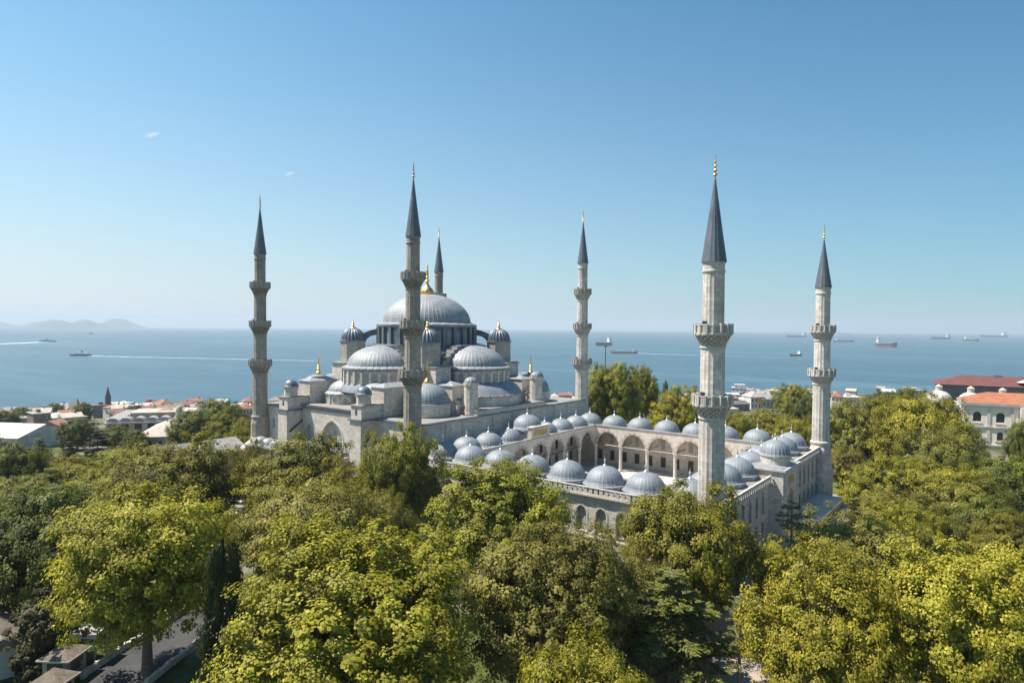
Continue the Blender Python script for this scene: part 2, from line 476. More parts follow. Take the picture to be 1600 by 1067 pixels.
# ------------------------------------------------------------------ minarets
def minaret(pos, balc, cone0, cone1, rad, stone_mat, fin_mat, label, z_ped, group, trim='trim', fluted=True, cone_mat='lead_cone', ped_z=None, finl=3.4):
    """balc = heights of balcony parapet tops; rad = shaft radii below each balcony and above the last"""
    x, y = pos; g = hgt(x, y) - 1.0
    t = thing('minaret', label, 'minaret', (x, y, g), group)
    def P(name, mb, material, smooth=None, parent=None, lz=0.0):
        return part(name, mb, material, parent or t, (0, 0, lz), smooth, local=True)
    flut = (lambda i, j: 1.0 if i % 4 in (0,) else (0.955 if i % 4 == 2 else 0.972)) if fluted else (lambda i, j: 1.0)
    nn = 64 if fluted else 20
    # pedestal: stepped polygon, then a flared shoe
    r0 = rad[0]
    zp = z_ped - g
    ped = MB().lathe([(r0*1.42, 0), (r0*1.42, zp-5.4), (r0*1.22, zp-4.4), (r0*1.22, zp-1.2), (r0*1.1, zp-0.5), (r0*1.1, zp)], 12)
    P('pedestal', ped, stone_mat)
    mbr = MB().lathe([(r0*1.06, zp), (r0*1.16, zp+0.12), (r0*1.16, zp+0.42), (r0*1.04, zp+0.58)], 32); P('base_ring', mbr, trim)
    zlo = zp + 0.5
    for k, zb in enumerate(balc):
        zb -= g
        ra, rb = rad[k], rad[k+1]; R_ = 2.55*(ra/1.75)**0.75
        ph = 1.35; mh = 1.9
        P('shaft', MB().lathe([(ra*1.01, zlo), (ra, zlo+0.4), (ra*0.975, zb-ph-mh)], nn, mod=flut), stone_mat)
        P('shaft_band', MB().lathe([(ra*1.0, zb-ph-mh-0.02), (ra*1.05, zb-ph-mh+0.05), (ra*1.05, zb-ph-mh+0.22), (ra, zb-ph-mh+0.3)], 32), trim)
        # stalactite corbel under the gallery: toothed tiers
        tiers = 5; prof = []; z = zb-ph-mh+0.25
        for q in range(tiers):
            r1 = ra + (R_-0.06-ra)*((q+1)/tiers)**1.15; r00 = ra + (R_-0.06-ra)*(q/tiers)**1.15
            st = (mh-0.4)/tiers
            prof += [(r00, z), (r1*0.985, z+st*0.72), (r1, z+st*0.78), (r1, z+st)]; z += st
        P('corbel', MB().lathe(prof, 96, mod=lambda i, j: 1.0 if (i//3 + j//4) % 2 == 0 else 0.86), trim if fluted else stone_mat)
        slab = P('gallery', MB().lathe([(ra*0.9, zb-ph-0.16), (R_+0.05, zb-ph-0.16), (R_+0.08, zb-ph), (rb*0.9, zb-ph+0.02)], 32), trim)
        n = 16; w = 2*R_*math.sin(PI/n)
        key = ('panel', round(w, 3), ph)
        if key not in _meshes:
            pm = MB().box(-w/2+0.05, -0.05, 0.18, w/2-0.05, 0.05, ph-0.16)
            _meshes[key] = pm.mesh('parapet_panel', 'pierced')
            _meshes[key+(1,)] = MB().box(-w/2, -0.10, 0.0, w/2, 0.10, 0.2).box(-w/2, -0.10, ph-0.18, w/2, 0.10, ph).box(-0.15-w/2, -0.2, 0, 0.15-w/2, 0.16, ph+0.1).mesh('parapet_rail', trim)
        rr = R_*math.cos(PI/n)
        for i in range(n):
            a = 2*PI*(i+0.5)/n
            o = part('parapet_panel', _meshes[key], None, slab, (rr*math.cos(a), rr*math.sin(a), zb-ph), None, a+PI/2, True)
            o2 = part('parapet_rail', _meshes[key+(1,)], None, slab, (rr*math.cos(a), rr*math.sin(a), zb-ph), None, a+PI/2, True)
        dm = MB().box(-0.32, -0.08, 0, 0.32, 0.08, 1.75)
        a = R(-118); P('gallery_door', dm, 'void', lz=zb-ph).location = (rb*math.cos(a), rb*math.sin(a), zb-ph+0.05)
        t.children[-1].rotation_euler = (0, 0, a+PI/2)
        zlo = zb - ph
    rt_ = rad[-1]; c0 = cone0 - g; c1 = cone1 - g
    P('upper_shaft', MB().lathe([(rt_, zlo), (rt_*0.985, c0-1.35)], nn if fluted else 20, mod=flut if fluted else None), stone_mat)
    P('frieze', MB().lathe([(rt_*1.0, c0-1.4), (rt_*1.07, c0-1.3), (rt_*1.07, c0-1.1), (rt_*1.0, c0-1.02), (rt_*1.0, c0-0.25), (rt_*1.08, c0-0.05), (rt_*1.08, c0)], 32), trim)
    P('cone_cap', MB().lathe([(rt_*1.02, c0), (rt_*1.14, c0+0.02), (rt_*1.12, c0+0.22), (rt_*0.78, c0+(c1-c0)*0.32), (rt_*0.42, c0+(c1-c0)*0.66), (0.10, c1)], 48, mod=lambda i, j: 1.03 if i % 3 == 0 else 1.0), cone_mat)
    part('finial', finial_mesh(finl, 0.30, fin_mat, 4, False), None, t, (0, 0, c1-0.1), local=True)
    return t

TALL = [32.4, 41.75, 50.95]
trad = [1.74, 1.56, 1.44, 1.28]
minaret((0-.23, -.19), [31.63, 41.23], 49.6, 60.87, [1.76, 1.64, 1.44], 'min_white', 'gold',
        'tall pale fluted minaret at the near corner of the courtyard, nearest the camera', 13.0, 'two balcony courtyard minarets')
minaret((0.23, 62.1), [32.3, 41.5], 49.45, 59.5, [1.76, 1.64, 1.44], 'min_white', 'gold',
        'rightmost pale minaret at the far right corner of the courtyard', 16.6, 'two balcony courtyard minarets')
minaret((-58.87, .35), TALL, 57.7, 68.6, trad, 'min_grey', 'bronze',
        'grey three balcony minaret rising in front of the main dome', 18.6, 'three balcony hall minarets', 'min_grey', True)
minaret((-59.25, 62.92), TALL, 57.7, 68.6, trad, 'min_white', 'gold',
        'pale three balcony minaret beyond the courtyard, right of the main dome', 18.6, 'three balcony hall minarets', 'trim', True)
minaret((-111.38, .68), TALL, 57.7, 68.6, trad, 'min_grey', 'bronze',
        'leftmost brownish grey minaret at the back left corner of the prayer hall', 18.6, 'three balcony hall minarets', 'min_grey', True)
minaret((-110.9, 61.7), TALL, 57.7, 68.6, trad, 'min_grey', 'gold',
        'far minaret whose top shows behind the main dome, right of its gilded finial', 18.6, 'three balcony hall minarets', 'min_grey', True)

# ------------------------------------------------------------------ prayer hall
CX, CY = -85.5, 31.0
def S(k, a, t):
    return ((CX+a, CY+t), (CX-t, CY+a), (CX-a, CY-t), (CX+t, CY-a))[k]
def sbox(mb, k, a0, a1, t0, t1, z0, z1):
    p = S(k, a0, t0); q = S(k, a1, t1)
    mb.box(min(p[0],q[0]), min(p[1],q[1]), z0, max(p[0],q[0]), max(p[1],q[1]), z1); return mb
def shift(mb, c, z=0.0):
    mb.v = [(x+c[0], y+c[1], zz+z) for x, y, zz in mb.v]; return mb

hall = thing('prayer_hall', 'grey stone mosque prayer hall with cascading lead domes and one great dome', 'mosque', (CX, CY, 2.0))
HP = lambda name, mb, m_, smooth=None: part(name, mb, m_, hall, None, smooth)
ZR = 21.9
# walls of the big cube
mb = MB()
pan = wall(mb, (-58, 2), (0, 1), 60, 3, 21.6, [], 0.4)
HP('wall', mb, 'stone')
mb = MB(); wall(mb, (-58, 62), (-1, 0), 55, 2, 21.6, []); HP('wall', mb, 'stone')
mb = MB(); wall(mb, (-113, 62), (0, -1), 60, 1, 21.6, []); HP('wall', mb, 'stone')
for x0, x1 in ((-74.6, -58), (-113, -96.4)):
    mb = MB(); wops = [(t, 1.1, 16.4, 17.9, 18.8) for t in ((5.2, 8.4, 11.6) if x0 < -90 else (5.2, 8.4, 11.6))]
    ps = wall(mb, (x0, 2), (1, 0), x1-x0, 2, 21.6, wops, 0.5)
    w_ = HP('wall', mb, 'stone')
    for p in ps: part('window', pane_mesh(p), 'lattice', w_, local=True)
# recessed side facade between the two big buttresses: three blind pointed arches with windows
mb = MB()
fops = [(11.0, 7.2, 12.0, 15.4, 19.9), (2.9, 4.2, 12.0, 15.2, 18.6), (19.1, 4.2, 12.0, 15.2, 18.6)]
ps = wall(mb, (-96.5, 2.0), (1, 0), 22, 2, 22.6, fops, 0.9)
fac = HP('facade', mb, 'stone')
for p, (tc, w, zb, zs, za) in zip(ps, sorted(fops)):
    part('tympanum', pane_mesh(p), 'trim', fac, local=True)
    for dx in ((-1.7, 0, 1.7) if w > 5 else (-0.9, 0.9)):
        q = MB(); c = -96.5+tc+dx; top = za-2.0-abs(dx)*0.55
        cv = arch_curve(0.9, top-0.6, top, 5)
        q.add([(c+x, 2.78, z) for x, z in [(-0.45, 12.2)] + cv + [(0.45, 12.2)]], [tuple(range(len(cv)+2))])
        part('window', q, 'lattice', fac, local=True)
    # raised arch moulding
    mo = MB(); cv = arch_curve(w+0.7, zs, za+0.45, 8); ci = arch_curve(w+0.05, zs, za+0.03, 8)
    for i in range(len(cv)-1):
        A, B, C_, D_ = cv[i], cv[i+1], ci[i+1], ci[i]; c = -96.5+tc
        mo.add([(c+A[0],1.88,A[1]),(c+B[0],1.88,B[1]),(c+C_[0],1.88,C_[1]),(c+D_[0],1.88,D_[1]),(c+A[0],2.02,A[1]),(c+B[0],2.02,B[1])], [(3,2,1,0),(0,1,5,4)])
    part('arch_moulding', mo, 'trim', fac, local=True)

# flat lead roofs
def roof_poly(poly, z, name='flat_roof', t=0.28, m_='lead_flat'):
    return HP(name, MB().prism(poly, z-t, z), m_)
roof_poly([(-112.8, 2.1), (-58.2, 2.1), (-58.2, 61.9), (-112.8, 61.9)], ZR-0.1)
HP('flat_roof', MB().box(-96.3, 1.95, 21.82, -74.7, 16.0, 22.85), 'lead_flat')
cor = MB()
for p, q in (((-57.75,1.7),(-57.75,62.2)), ((-74.9,1.75),(-57.7,1.75)), ((-113.2,1.75),(-96.2,1.75))):
    d = Vector((q[0]-p[0], q[1]-p[1], 0)); l = d.length; d.normalize()
    cor.obox(((p[0]+q[0])/2, (p[1]+q[1])/2), (d.x, d.y), l, 0.55, 21.5, 21.78)
HP('cornice', cor, 'lead_dark')
HP('facade_cornice', MB().box(-96.4, 1.55, 22.6, -74.6, 1.93, 22.9), 'lead_dark')
# raised centre of the court side wall, and its lead covering
HP('raised_wall', MB().box(-60.4, 18.2, 21.4, -57.85, 43.8, 22.75), 'stone')
HP('flat_roof', MB().box(-60.6, 18.0, 22.75, -57.6, 44.0, 22.95), 'lead_flat')
# shallow pilaster strips on the court side wall
for yy in (9, 14, 24, 31, 38, 48, 54):
    HP('pilaster', MB().box(-58.1, yy-0.35, 15.5, -57.82, yy+0.35, 21.45), 'stone')

# buttresses
def buttress(k, t, front, outer):
    s = 1.7
    m1 = MB(); sbox(m1, k, 23.0, front, t-s, t+s, 2, 21.5)
    b = HP('buttress', m1, 'stone')
    part('ledge', sbox(MB(), k, 22.0, front+0.3, t-s-0.3, t+s+0.3, 21.52, 21.86), 'lead_dark', b, local=True)
    m2 = MB(); sbox(m2, k, 17.5, front-0.25, t-s+0.1, t+s-0.1, 21.87, 24.5); part('upper_storey', m2, 'stone', b, local=True)
    part('coping', sbox(MB(), k, 17.3, front-0.02, t-s-0.12, t+s+0.12, 24.52, 24.72), 'lead_flat', b, local=True)
    # slit window on the front, door on the inner flank
    part('slit_window', sbox(MB(), k, front-0.3, front-0.22, t-0.28, t+0.28, 22.7, 23.8), 'void', b, local=True)
    for tt in (t-s+0.08, t+s-0.08):
        part('flank_door', sbox(MB(), k, 24.5, 25.3, tt-0.06, tt+0.06, 22.1, 23.7), 'void', b, local=True)
    if outer:
        # sloping drain stones on both flanks
        for sg in (-1, 1):
            p = S(k, front-0.6, t+sg*(s+0.12)); q = S(k, front-5.6, t+sg*(s+0.12))
            part('drain_stone', MB().tube((p[0], p[1], 16.9), (q[0], q[1], 20.3), 0.2, n=4), 'iron', b, local=True)
        c = S(k, front-2.2, t)
        tu = HP('corner_turret', shift(MB().lathe([(1.5, 24.7), (1.5, 26.5), (1.72, 26.6), (1.72, 26.85)], 8), c), 'stone')
        part('turret_dome', shift(ribbed_dome(1.55, 1.5, 12, 6, 0.1, lip=0.1), c, 26.95), 'lead_dark', tu, local=True, smooth=40)
    # block behind, with its hip roof
    a0, a1 = 15.0, (27.2 if outer else 22.2)
    m3 = MB(); sbox(m3, k, a0, a1, t-2.05, t+2.05, 21.9, 27.9); bl = HP('buttress_block', m3, 'stone')
    P4 = [S(k, a0-0.2, t-2.3), S(k, a1+0.25, t-2.3), S(k, a1+0.25, t+2.3), S(k, a0-0.2, t+2.3)]
    c0 = S(k, a0+1.8, t); c1 = S(k, a1-2.0, t)
    hp = MB().cone([P4[0], P4[1], P4[2], P4[3]], 27.92, [(c0[0],c0[1],28.75), (c1[0],c1[1],28.75)])
    # rebuild with a ridge along the block
    hp = MB(); bvs = [(p[0],p[1],27.92) for p in P4] + [(c0[0],c0[1],28.75), (c1[0],c1[1],28.75)]
    hp.add(bvs, [(3,2,1,0),(0,1,5,4),(1,2,5),(2,3,4,5),(3,0,4)])
    part('hip_roof', hp, 'lead_light', bl, local=True)
    m4 = MB(); sbox(m4, k, 13.0, 17.6, t-2.4, t+2.4, 27.9, 31.6); HP('pier', m4, 'stone')
    HP('pier_cap', sbox(MB(), k, 12.8, 17.9, t-2.6, t+2.6, 31.62, 31.85), 'lead_flat')
for t in (-12.6, 12.6):
    buttress(3, t, 33.0, True); buttress(1, t, 33.0, True); buttress(0, t, 23.5, False); buttress(2, t, 29.0, False)

# round stair turrets on the court side
for t in (-12.0, 12.2):
    c = S(0, 25.2, t)
    tu = HP('stair_turret', shift(MB().lathe([(1.62, 21.9), (1.55, 22.6), (1.5, 28.0), (1.66, 28.1), (1.66, 28.4)], 12), c), 'stone')
    part('turret_dome', shift(ribbed_dome(1.5, 1.5, 12, 6, 0, flute=0.09), c, 28.4), 'lead', tu, local=True, smooth=30)
    part('crenel_ring', shift(MB().lathe([(1.72, 28.4), (1.72, 28.62), (1.5, 28.62)], 48, mod=lambda i, j: 1.0 if i % 4 < 2 else 0.93), c), 'trim', tu, local=True)
    HP('link_wall', sbox(MB(), 0, 20.5, 24.2, t-1.0, t+1.0, 21.9, 25.0), 'stone')
    HP('link_coping', sbox(MB(), 0, 20.5, 24.0, t-1.15, t+1.15, 25.02, 25.2), 'lead_light')

# central cube and stepped arches
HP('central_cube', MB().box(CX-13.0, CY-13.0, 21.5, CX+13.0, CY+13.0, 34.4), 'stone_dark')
HP('cube_roof', MB().box(CX-13.4, CY-13.4, 34.42, CX+13.4, CY+13.4, 34.75), 'lead_flat')
HP('drum_foot', MB().lathe([(13.4, 34.75), (13.4, 35.3), (12.6, 35.9)], 16, (CX, CY)), 'lead_dark')
for k in range(4):
    n = 6
    for i in range(n):
        for sg in (-1, 1):
            t0 = 4.2 + i*1.12; z1 = 36.0 - i*0.78
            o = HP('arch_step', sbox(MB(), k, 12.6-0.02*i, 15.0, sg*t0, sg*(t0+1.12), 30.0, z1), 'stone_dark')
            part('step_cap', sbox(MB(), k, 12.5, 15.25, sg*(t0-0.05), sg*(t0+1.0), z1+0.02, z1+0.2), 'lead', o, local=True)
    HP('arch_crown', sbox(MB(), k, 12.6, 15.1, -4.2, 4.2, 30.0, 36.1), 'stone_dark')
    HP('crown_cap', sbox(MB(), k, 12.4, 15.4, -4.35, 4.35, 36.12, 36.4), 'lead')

# main drum
NW = 28
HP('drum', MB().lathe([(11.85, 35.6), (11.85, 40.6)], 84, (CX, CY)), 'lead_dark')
pier_me = MB().box(-0.42, -0.55, 0, 0.42, 0.55, 4.7).mesh('drum_pier', 'lead_dark')
cv = arch_curve(0.95, 3.2, 3.8, 5)
q = MB(); q.add([(0.0, x, z) for x, z in [(-0.475, 0.5)] + cv + [(0.475, 0.5)]], [tuple(range(len(cv)+2))])
dw_me = q.mesh('drum_window', 'lattice')
fr = MB(); co = arch_curve(1.2, 3.2, 3.98, 5)
pin = [(-0.475, 0.5)] + cv + [(0.475, 0.5)]; pout = [(-0.6, 0.38)] + co + [(0.6, 0.38)]
for i in range(len(pin)):
    j = (i+1) % len(pin)
    fr.add([(0.06, *pout[i]), (0.06, *pout[j]), (0.06, *pin[j]), (0.06, *pin[i]), (0, *pin[j]), (0, *pin[i])], [(0,1,2,3),(3,2,4,5)])
fr_me = fr.mesh('window_frame', 'lead')
for i in range(NW):
    a = 2*PI*i/NW; b = a + PI/NW
    part('drum_pier', pier_me, None, hall, (CX+12.0*math.cos(a), CY+12.0*math.sin(a), 35.8), None, a+PI/2)
    w_ = part('drum_window', dw_me, None, hall, (CX+11.88*math.cos(b), CY+11.88*math.sin(b), 35.9), None, b)
    part('window_frame', fr_me, None, w_, (0.01, 0, 0), None, 0, True)
HP('drum_cornice', MB().lathe([(11.8, 40.4), (12.5, 40.6), (12.6, 40.95), (12.6, 41.1), (11.6, 41.25)], 84, (CX, CY)), 'lead')
HP('eave_scallops', MB().lathe([(12.4, 41.02), (12.4, 41.25), (11.2, 41.65), (10.8, 41.7)], 168, (CX, CY), mod=lambda i, j: 1.0 if i % 6 < 4 else 0.985), 'lead_light')
md = HP('main_dome', shift(ribbed_dome(10.95, 7.45, 68, 16, 0.02, 0.006, lip=0.1), (CX, CY), 41.4), 'lead_light')
gp = [(0.2, 0), (1.55, 0.02), (1.72, 0.35), (1.66, 0.8), (1.25, 1.45), (0.72, 2.0), (0.42, 2.5), (0.30, 3.0)]
z = 3.0
for b_ in (0.52, 0.46, 0.4, 0.34):
    gp += [(0.26, z), (b_*0.85, z+0.2), (b_, z+0.38), (b_*0.85, z+0.56), (0.24, z+0.78)]; z += 0.84
gp += [(0.18, z), (0.16, z+0.6), (0.3, z+0.75), (0.02, z+1.3)]
part('gilded_finial', shift(MB().lathe(gp, 48, mod=lambda i, j: (1.05 if i % 4 < 2 else 0.97) if 1 <= j <= 5 else 1.0), (CX, CY), 48.75), 'gold', md, local=True, smooth=40)

# flying buttresses on the diagonals
for k in range(4):
    a = PI/4 + k*PI/2; ca, sa = math.cos(a), math.sin(a); w = 0.45
    prof = [(12.2, 40.1), (13.8, 39.75), (15.4, 39.1), (16.9, 38.2), (16.9, 35.2), (15.7, 35.2), (15.55, 36.3), (15.0, 37.4), (14.0, 38.2), (12.2, 38.6)]
    mb = MB(); n = len(prof)
    for sg in (-1, 1):
        for r_, z_ in prof: mb.v.append((CX+ca*r_-sa*w*sg, CY+sa*r_+ca*w*sg, z_))
    mb.f += [tuple(range(n)), tuple(range(2*n-1, n-1, -1))] + [(i, n+i, n+(i+1)%n, (i+1)%n) for i in range(n)]
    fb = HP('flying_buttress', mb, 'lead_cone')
    c = (CX+ca*16.6, CY+sa*16.6)
    part('buttress_cap', MB().cone([(c[0]+1.0*math.cos(q+a), c[1]+1.0*math.sin(q+a)) for q in (PI/4, 3*PI/4, 5*PI/4, 7*PI/4)], 38.25, [(c[0], c[1], 38.9)]), 'lead_light', fb, local=True)

# weight towers with fluted domes
for sx in (-1, 1):
    for sy in (-1, 1):
        c = (CX+12.9*sx, CY+12.9*sy)
        rot = PI/8
        mb = MB().prism([(c[0]+3.15*math.cos(rot+q*PI/4), c[1]+3.15*math.sin(rot+q*PI/4)) for q in range(8)], 26.0, 36.9)
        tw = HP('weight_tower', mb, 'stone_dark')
        part('tower_cornice', MB().prism([(c[0]+3.4*math.cos(rot+q*PI/4), c[1]+3.4*math.sin(rot+q*PI/4)) for q in range(8)], 36.92, 37.25), 'lead', tw, local=True)
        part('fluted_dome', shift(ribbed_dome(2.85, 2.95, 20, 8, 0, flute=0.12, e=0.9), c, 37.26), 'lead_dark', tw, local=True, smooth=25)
        part('finial', finial_mesh(2.3, 0.42, 'gold', 2), None, tw, (c[0], c[1], 40.05), local=True)
        for q in range(8):
            a = q*PI/4 + PI/4
            if (math.cos(a)*sx + math.sin(a)*sy) > 0.3:
                part('slit_window', MB().obox((c[0]+2.9*math.cos(a), c[1]+2.9*math.sin(a)), (-math.sin(a), math.cos(a)), 0.5, 0.1, 30.4, 31.6), 'void', tw, local=True)

# semi-domes
def semidome(k):
    c = S(k, 15.0, 0); A0 = (0, PI/2, PI, -PI/2)[k]
    base = HP('semidome_drum', MB().lathe([(8.75, 25.5), (8.75, 30.6)], 60, c, A0-PI*0.56, A0+PI*0.56), 'stone')
    part('drum_cornice', MB().lathe([(8.7, 30.55), (9.15, 30.72), (9.2, 31.0), (8.4, 31.1)], 72, c, A0-PI*0.56, A0+PI*0.56, cap=False), 'lead', base, local=True)
    part('eave_scallops', MB().lathe([(9.15, 31.0), (9.15, 31.22), (7.9, 31.7)], 120, c, A0-PI*0.56, A0+PI*0.56, mod=lambda i, j: 1.0 if i % 6 < 4 else 0.982, cap=False), 'lead_light', base, local=True)
    part('semidome', shift(ribbed_dome(7.95, 4.9, 52, 13, 0.0, 0.007), c, 31.3), 'lead_light', base, local=True)
    nw = 13
    cvv = arch_curve(0.95, 29.6, 30.2, 5)
    for i in range(nw):
        a = A0 - PI*0.47 + PI*0.94*(i+0.5)/nw
        ca, sa = math.cos(a), math.sin(a)
        pl = MB()
        pl.add([(c[0]+8.79*ca-sa*x, c[1]+8.79*sa+ca*x, z) for x, z in [(-0.475, 28.1)] + cvv + [(0.475, 28.1)]], [tuple(range(len(cvv)+2))])
        part('window', pl, 'lattice', base, local=True)
        a2 = a + PI*0.47/nw
        part('pilaster', MB().obox((c[0]+8.85*math.cos(a2), c[1]+8.85*math.sin(a2)), (-math.sin(a2), math.cos(a2)), 0.55, 0.5, 27.6, 30.5), 'stone', base, local=True)
    # lead skirt below the drum
    if k == 0:
        HP('skirt_roof', MB().lathe([(12.2, 25.05), (12.2, 25.25), (10.9, 26.9), (9.2, 28.0), (8.6, 28.1)], 60, c, A0-PI*0.5, A0+PI*0.5, cap=False), 'lead', 30)
        HP('skirt_wall', MB().lathe([(11.8, 22.0), (11.8, 25.1)], 60, c, A0-PI*0.5, A0+PI*0.5), 'stone')
        HP('eave_scallops', MB().lathe([(12.05, 24.95), (12.35, 25.0), (12.35, 25.22), (11.9, 25.5)], 120, c, A0-PI*0.5, A0+PI*0.5, mod=lambda i, j: 1.0 if i % 6 < 4 else 0.985, cap=False), 'lead_light')
    else:
        HP('skirt_roof', MB().lathe([(9.7, 25.8), (9.3, 27.0), (8.7, 27.9)], 48, c, A0-PI*0.45, A0+PI*0.45, cap=False), 'lead', 30)
        for t in (-5.5, 0.0, 5.5):
            e = S(k, 20.5, t); r_ = 4.7
            if t == 0:
                HP('skirt_hood', shift(MB().lathe([(3.6, 25.0), (3.2, 26.2), (1.9, 27.9), (0.5, 28.6), (0.05, 28.7)], 30), S(k, 20.6, 0)), 'lead', 30); continue
            ex = HP('exedra_drum', shift(MB().lathe([(r_, 21.9), (r_, 24.9), (r_+0.3, 25.0), (r_+0.3, 25.2)], 36), e), 'stone')
            part('eave_scallops', shift(MB().lathe([(r_+0.42, 24.98), (r_+0.42, 25.25), (r_-0.3, 25.75)], 96, mod=lambda i, j: 1.0 if i % 6 < 4 else 0.97), e), 'lead_light', ex, local=True)
            part('exedra_dome', shift(ribbed_dome(r_-0.35, 2.9, 30, 10, 0, 0.009), e, 25.4), 'lead_light', ex, local=True)
            for i in range(5):
                a = A0 - PI*0.36 + PI*0.72*i/4 + (t/5.5)*(0.35 if k in (0, 1, 2, 3) else 0)*(1)
                ca, sa = math.cos(a), math.sin(a); cw = arch_curve(0.8, 23.9, 24.4, 4)
                pl = MB(); pl.add([(e[0]+(r_+0.03)*ca-sa*x, e[1]+(r_+0.03)*sa+ca*x, z) for x, z in [(-0.4, 22.6)] + cw + [(0.4, 22.6)]], [tuple(range(len(cw)+2))])
                part('window', pl, 'lattice', ex, local=True)
                a2 = a + PI*0.09
                part('pilaster', MB().obox((e[0]+(r_+0.05)*math.cos(a2), e[1]+(r_+0.05)*math.sin(a2)), (-math.sin(a2), math.cos(a2)), 0.4, 0.35, 22.0, 24.85), 'stone', ex, local=True)
for k in range(4): semidome(k)

# corner domes
for sx in (-1, 1):
    for sy in (-1, 1):
        c = (CX+18.8*sx, CY+18.8*sy)
        dr = HP('corner_drum', shift(MB().lathe([(5.0, 21.9), (5.0, 24.3), (5.1, 24.35), (5.1, 24.5)], 40), c), 'stone')
        part('corner_dome', shift(ribbed_dome(4.75, 4.1, 36, 12, 0.05, 0.009, lip=0.12), c, 24.62), 'lead', dr, local=True)
        part('finial', finial_mesh(4.9, 0.46, 'gold', 4), None, dr, (c[0], c[1], 28.55), local=True)

# side gallery between the buttresses and the arcade beside the left minaret
ga = HP('side_gallery', MB().box(-96.3, -3.6, 2, -74.7, 1.9, 13.6), 'stone')
part('gallery_roof', MB().box(-96.2, -3.9, 13.62, -74.8, 1.85, 13.85), 'lead_flat', ga, local=True)
sm = shift(ribbed_dome(1.75, 1.45, 20, 7, 0.08, 0.008, lip=0.12), (0, 0), 0).mesh('gallery_dome', 'lead_light', 25)
for i in range(6): part('gallery_dome', sm, None, ga, (-94.2+i*3.5, -1.0, 14.0), local=True)
mb = MB(); ps = wall(mb, (-110.0, -4.0), (1, 0), 10.5, 2, 12.7, [(1.9+i*3.3, 2.5, 5.0, 9.4, 11.2) for i in range(3)], 0.7)
ga2 = HP('porch_arcade', mb, 'stone')
part('porch_body', MB().box(-110.0, -3.2, 2, -99.5, 1.9, 12.7), 'stone_dark', ga2, local=True)
part('porch_roof', MB().box(-110.2, -4.3, 12.72, -99.2, 2.0, 12.95), 'lead_flat', ga2, local=True)
for p in ps: part('arch_opening', pane_mesh(p), 'void', ga2, local=True)
for i in range(3): part('gallery_dome', sm, None, ga2, (-108.2+i*3.4, -1.2, 13.1), local=True)

# ------------------------------------------------------------------ arcaded courtyard
court = thing('arcaded_courtyard', 'stone courtyard ringed by thirty small lead domes over pointed arcades', 'courtyard', (-29, 31, 3.0))
CP = lambda name, mb, m_, smooth=None: part(name, mb, m_, court, None, smooth)
Y1 = 61.3
def panes(ps, owner, m_, name='window'):
    for p in ps: part(name, pane_mesh(p), m_, owner, local=True)
def surround(owner, P, D, ops, grow=0.28, proud=0.07):
    """flat stone frame round each opening"""
    N = (D[1], -D[0])
    for tc, w, zb, zs, za in ops:
        ci = [(-w/2, zb), ] + ([(-w/2, zs), (w/2, zs)] if za is None else arch_curve(w, zs, za, 6)) + [(w/2, zb)]
        W = w + 2*grow
        co = [(-W/2, zb-grow*0.6)] + ([(-W/2, zs+grow), (W/2, zs+grow)] if za is None else arch_curve(W, zs, za+grow*1.2, 6)) + [(W/2, zb-grow*0.6)]
        mb = MB()
        def pt(q, k): return (P[0]+D[0]*(tc+q[0])+N[0]*k, P[1]+D[1]*(tc+q[0])+N[1]*k, q[1])
        for i in range(len(ci)):
            j = (i+1) % len(ci)
            mb.add([pt(co[i], proud), pt(co[j], proud), pt(ci[j], proud), pt(ci[i], proud), pt(co[i], 0), pt(co[j], 0), pt(ci[j], -0.05), pt(ci[i], -0.05)],
                   [(0,1,2,3), (4,5,1,0), (3,2,6,7)])
        part('window_surround', mb, 'trim', owner, local=True)

# near outer wall
ops = [(57.9-3.4-3.5*i, 1.85, 9.1, 11.9, 13.0) for i in range(15)]
mb = MB(); ps = wall(mb, (-57.9, 0), (1, 0), 57.9, 3, 14.7, ops, 0.45)
w_near = CP('outer_wall', mb, 'stone'); panes(ps, w_near, 'lattice'); surround(w_near, (-57.9, 0), (1, 0), ops)
mb = MB(); lops = [(57.9-3.4-3.5*i, 1.3, 5.6, 7.6, None) for i in range(15)]
# right outer wall, two storeys of windows, gap for the gate
tt = [2.6+3.35*i for i in range(18) if not 26 < 2.6+3.35*i < 36]
ops1 = [(t, 1.15, 6.5, 8.9, None) for t in tt]; ops2 = [(t, 1.25, 10.3, 13.0, 14.0) for t in tt]
mb = MB(); ps1 = wall(mb, (0, 0), (0, 1), Y1, 3, 9.6, ops1, 0.5); ps2 = wall(mb, (0, 0), (0, 1), Y1, 9.6, 14.7, ops2, 0.4)
w_right = CP('outer_wall', mb, 'stone'); panes(ps1, w_right, 'glass'); panes(ps2, w_right, 'lattice')
surround(w_right, (0, 0), (0, 1), ops1, 0.2, 0.05); surround(w_right, (0, 0), (0, 1), ops2, 0.2, 0.05)
mb = MB(); wall(mb, (0, Y1), (-1, 0), 57.9, 3, 15.2, []); CP('outer_wall', mb, 'stone')
CP('string_course', MB().box(-57.9, -0.14, 8.2, -0.1, -0.002, 8.45), 'trim')

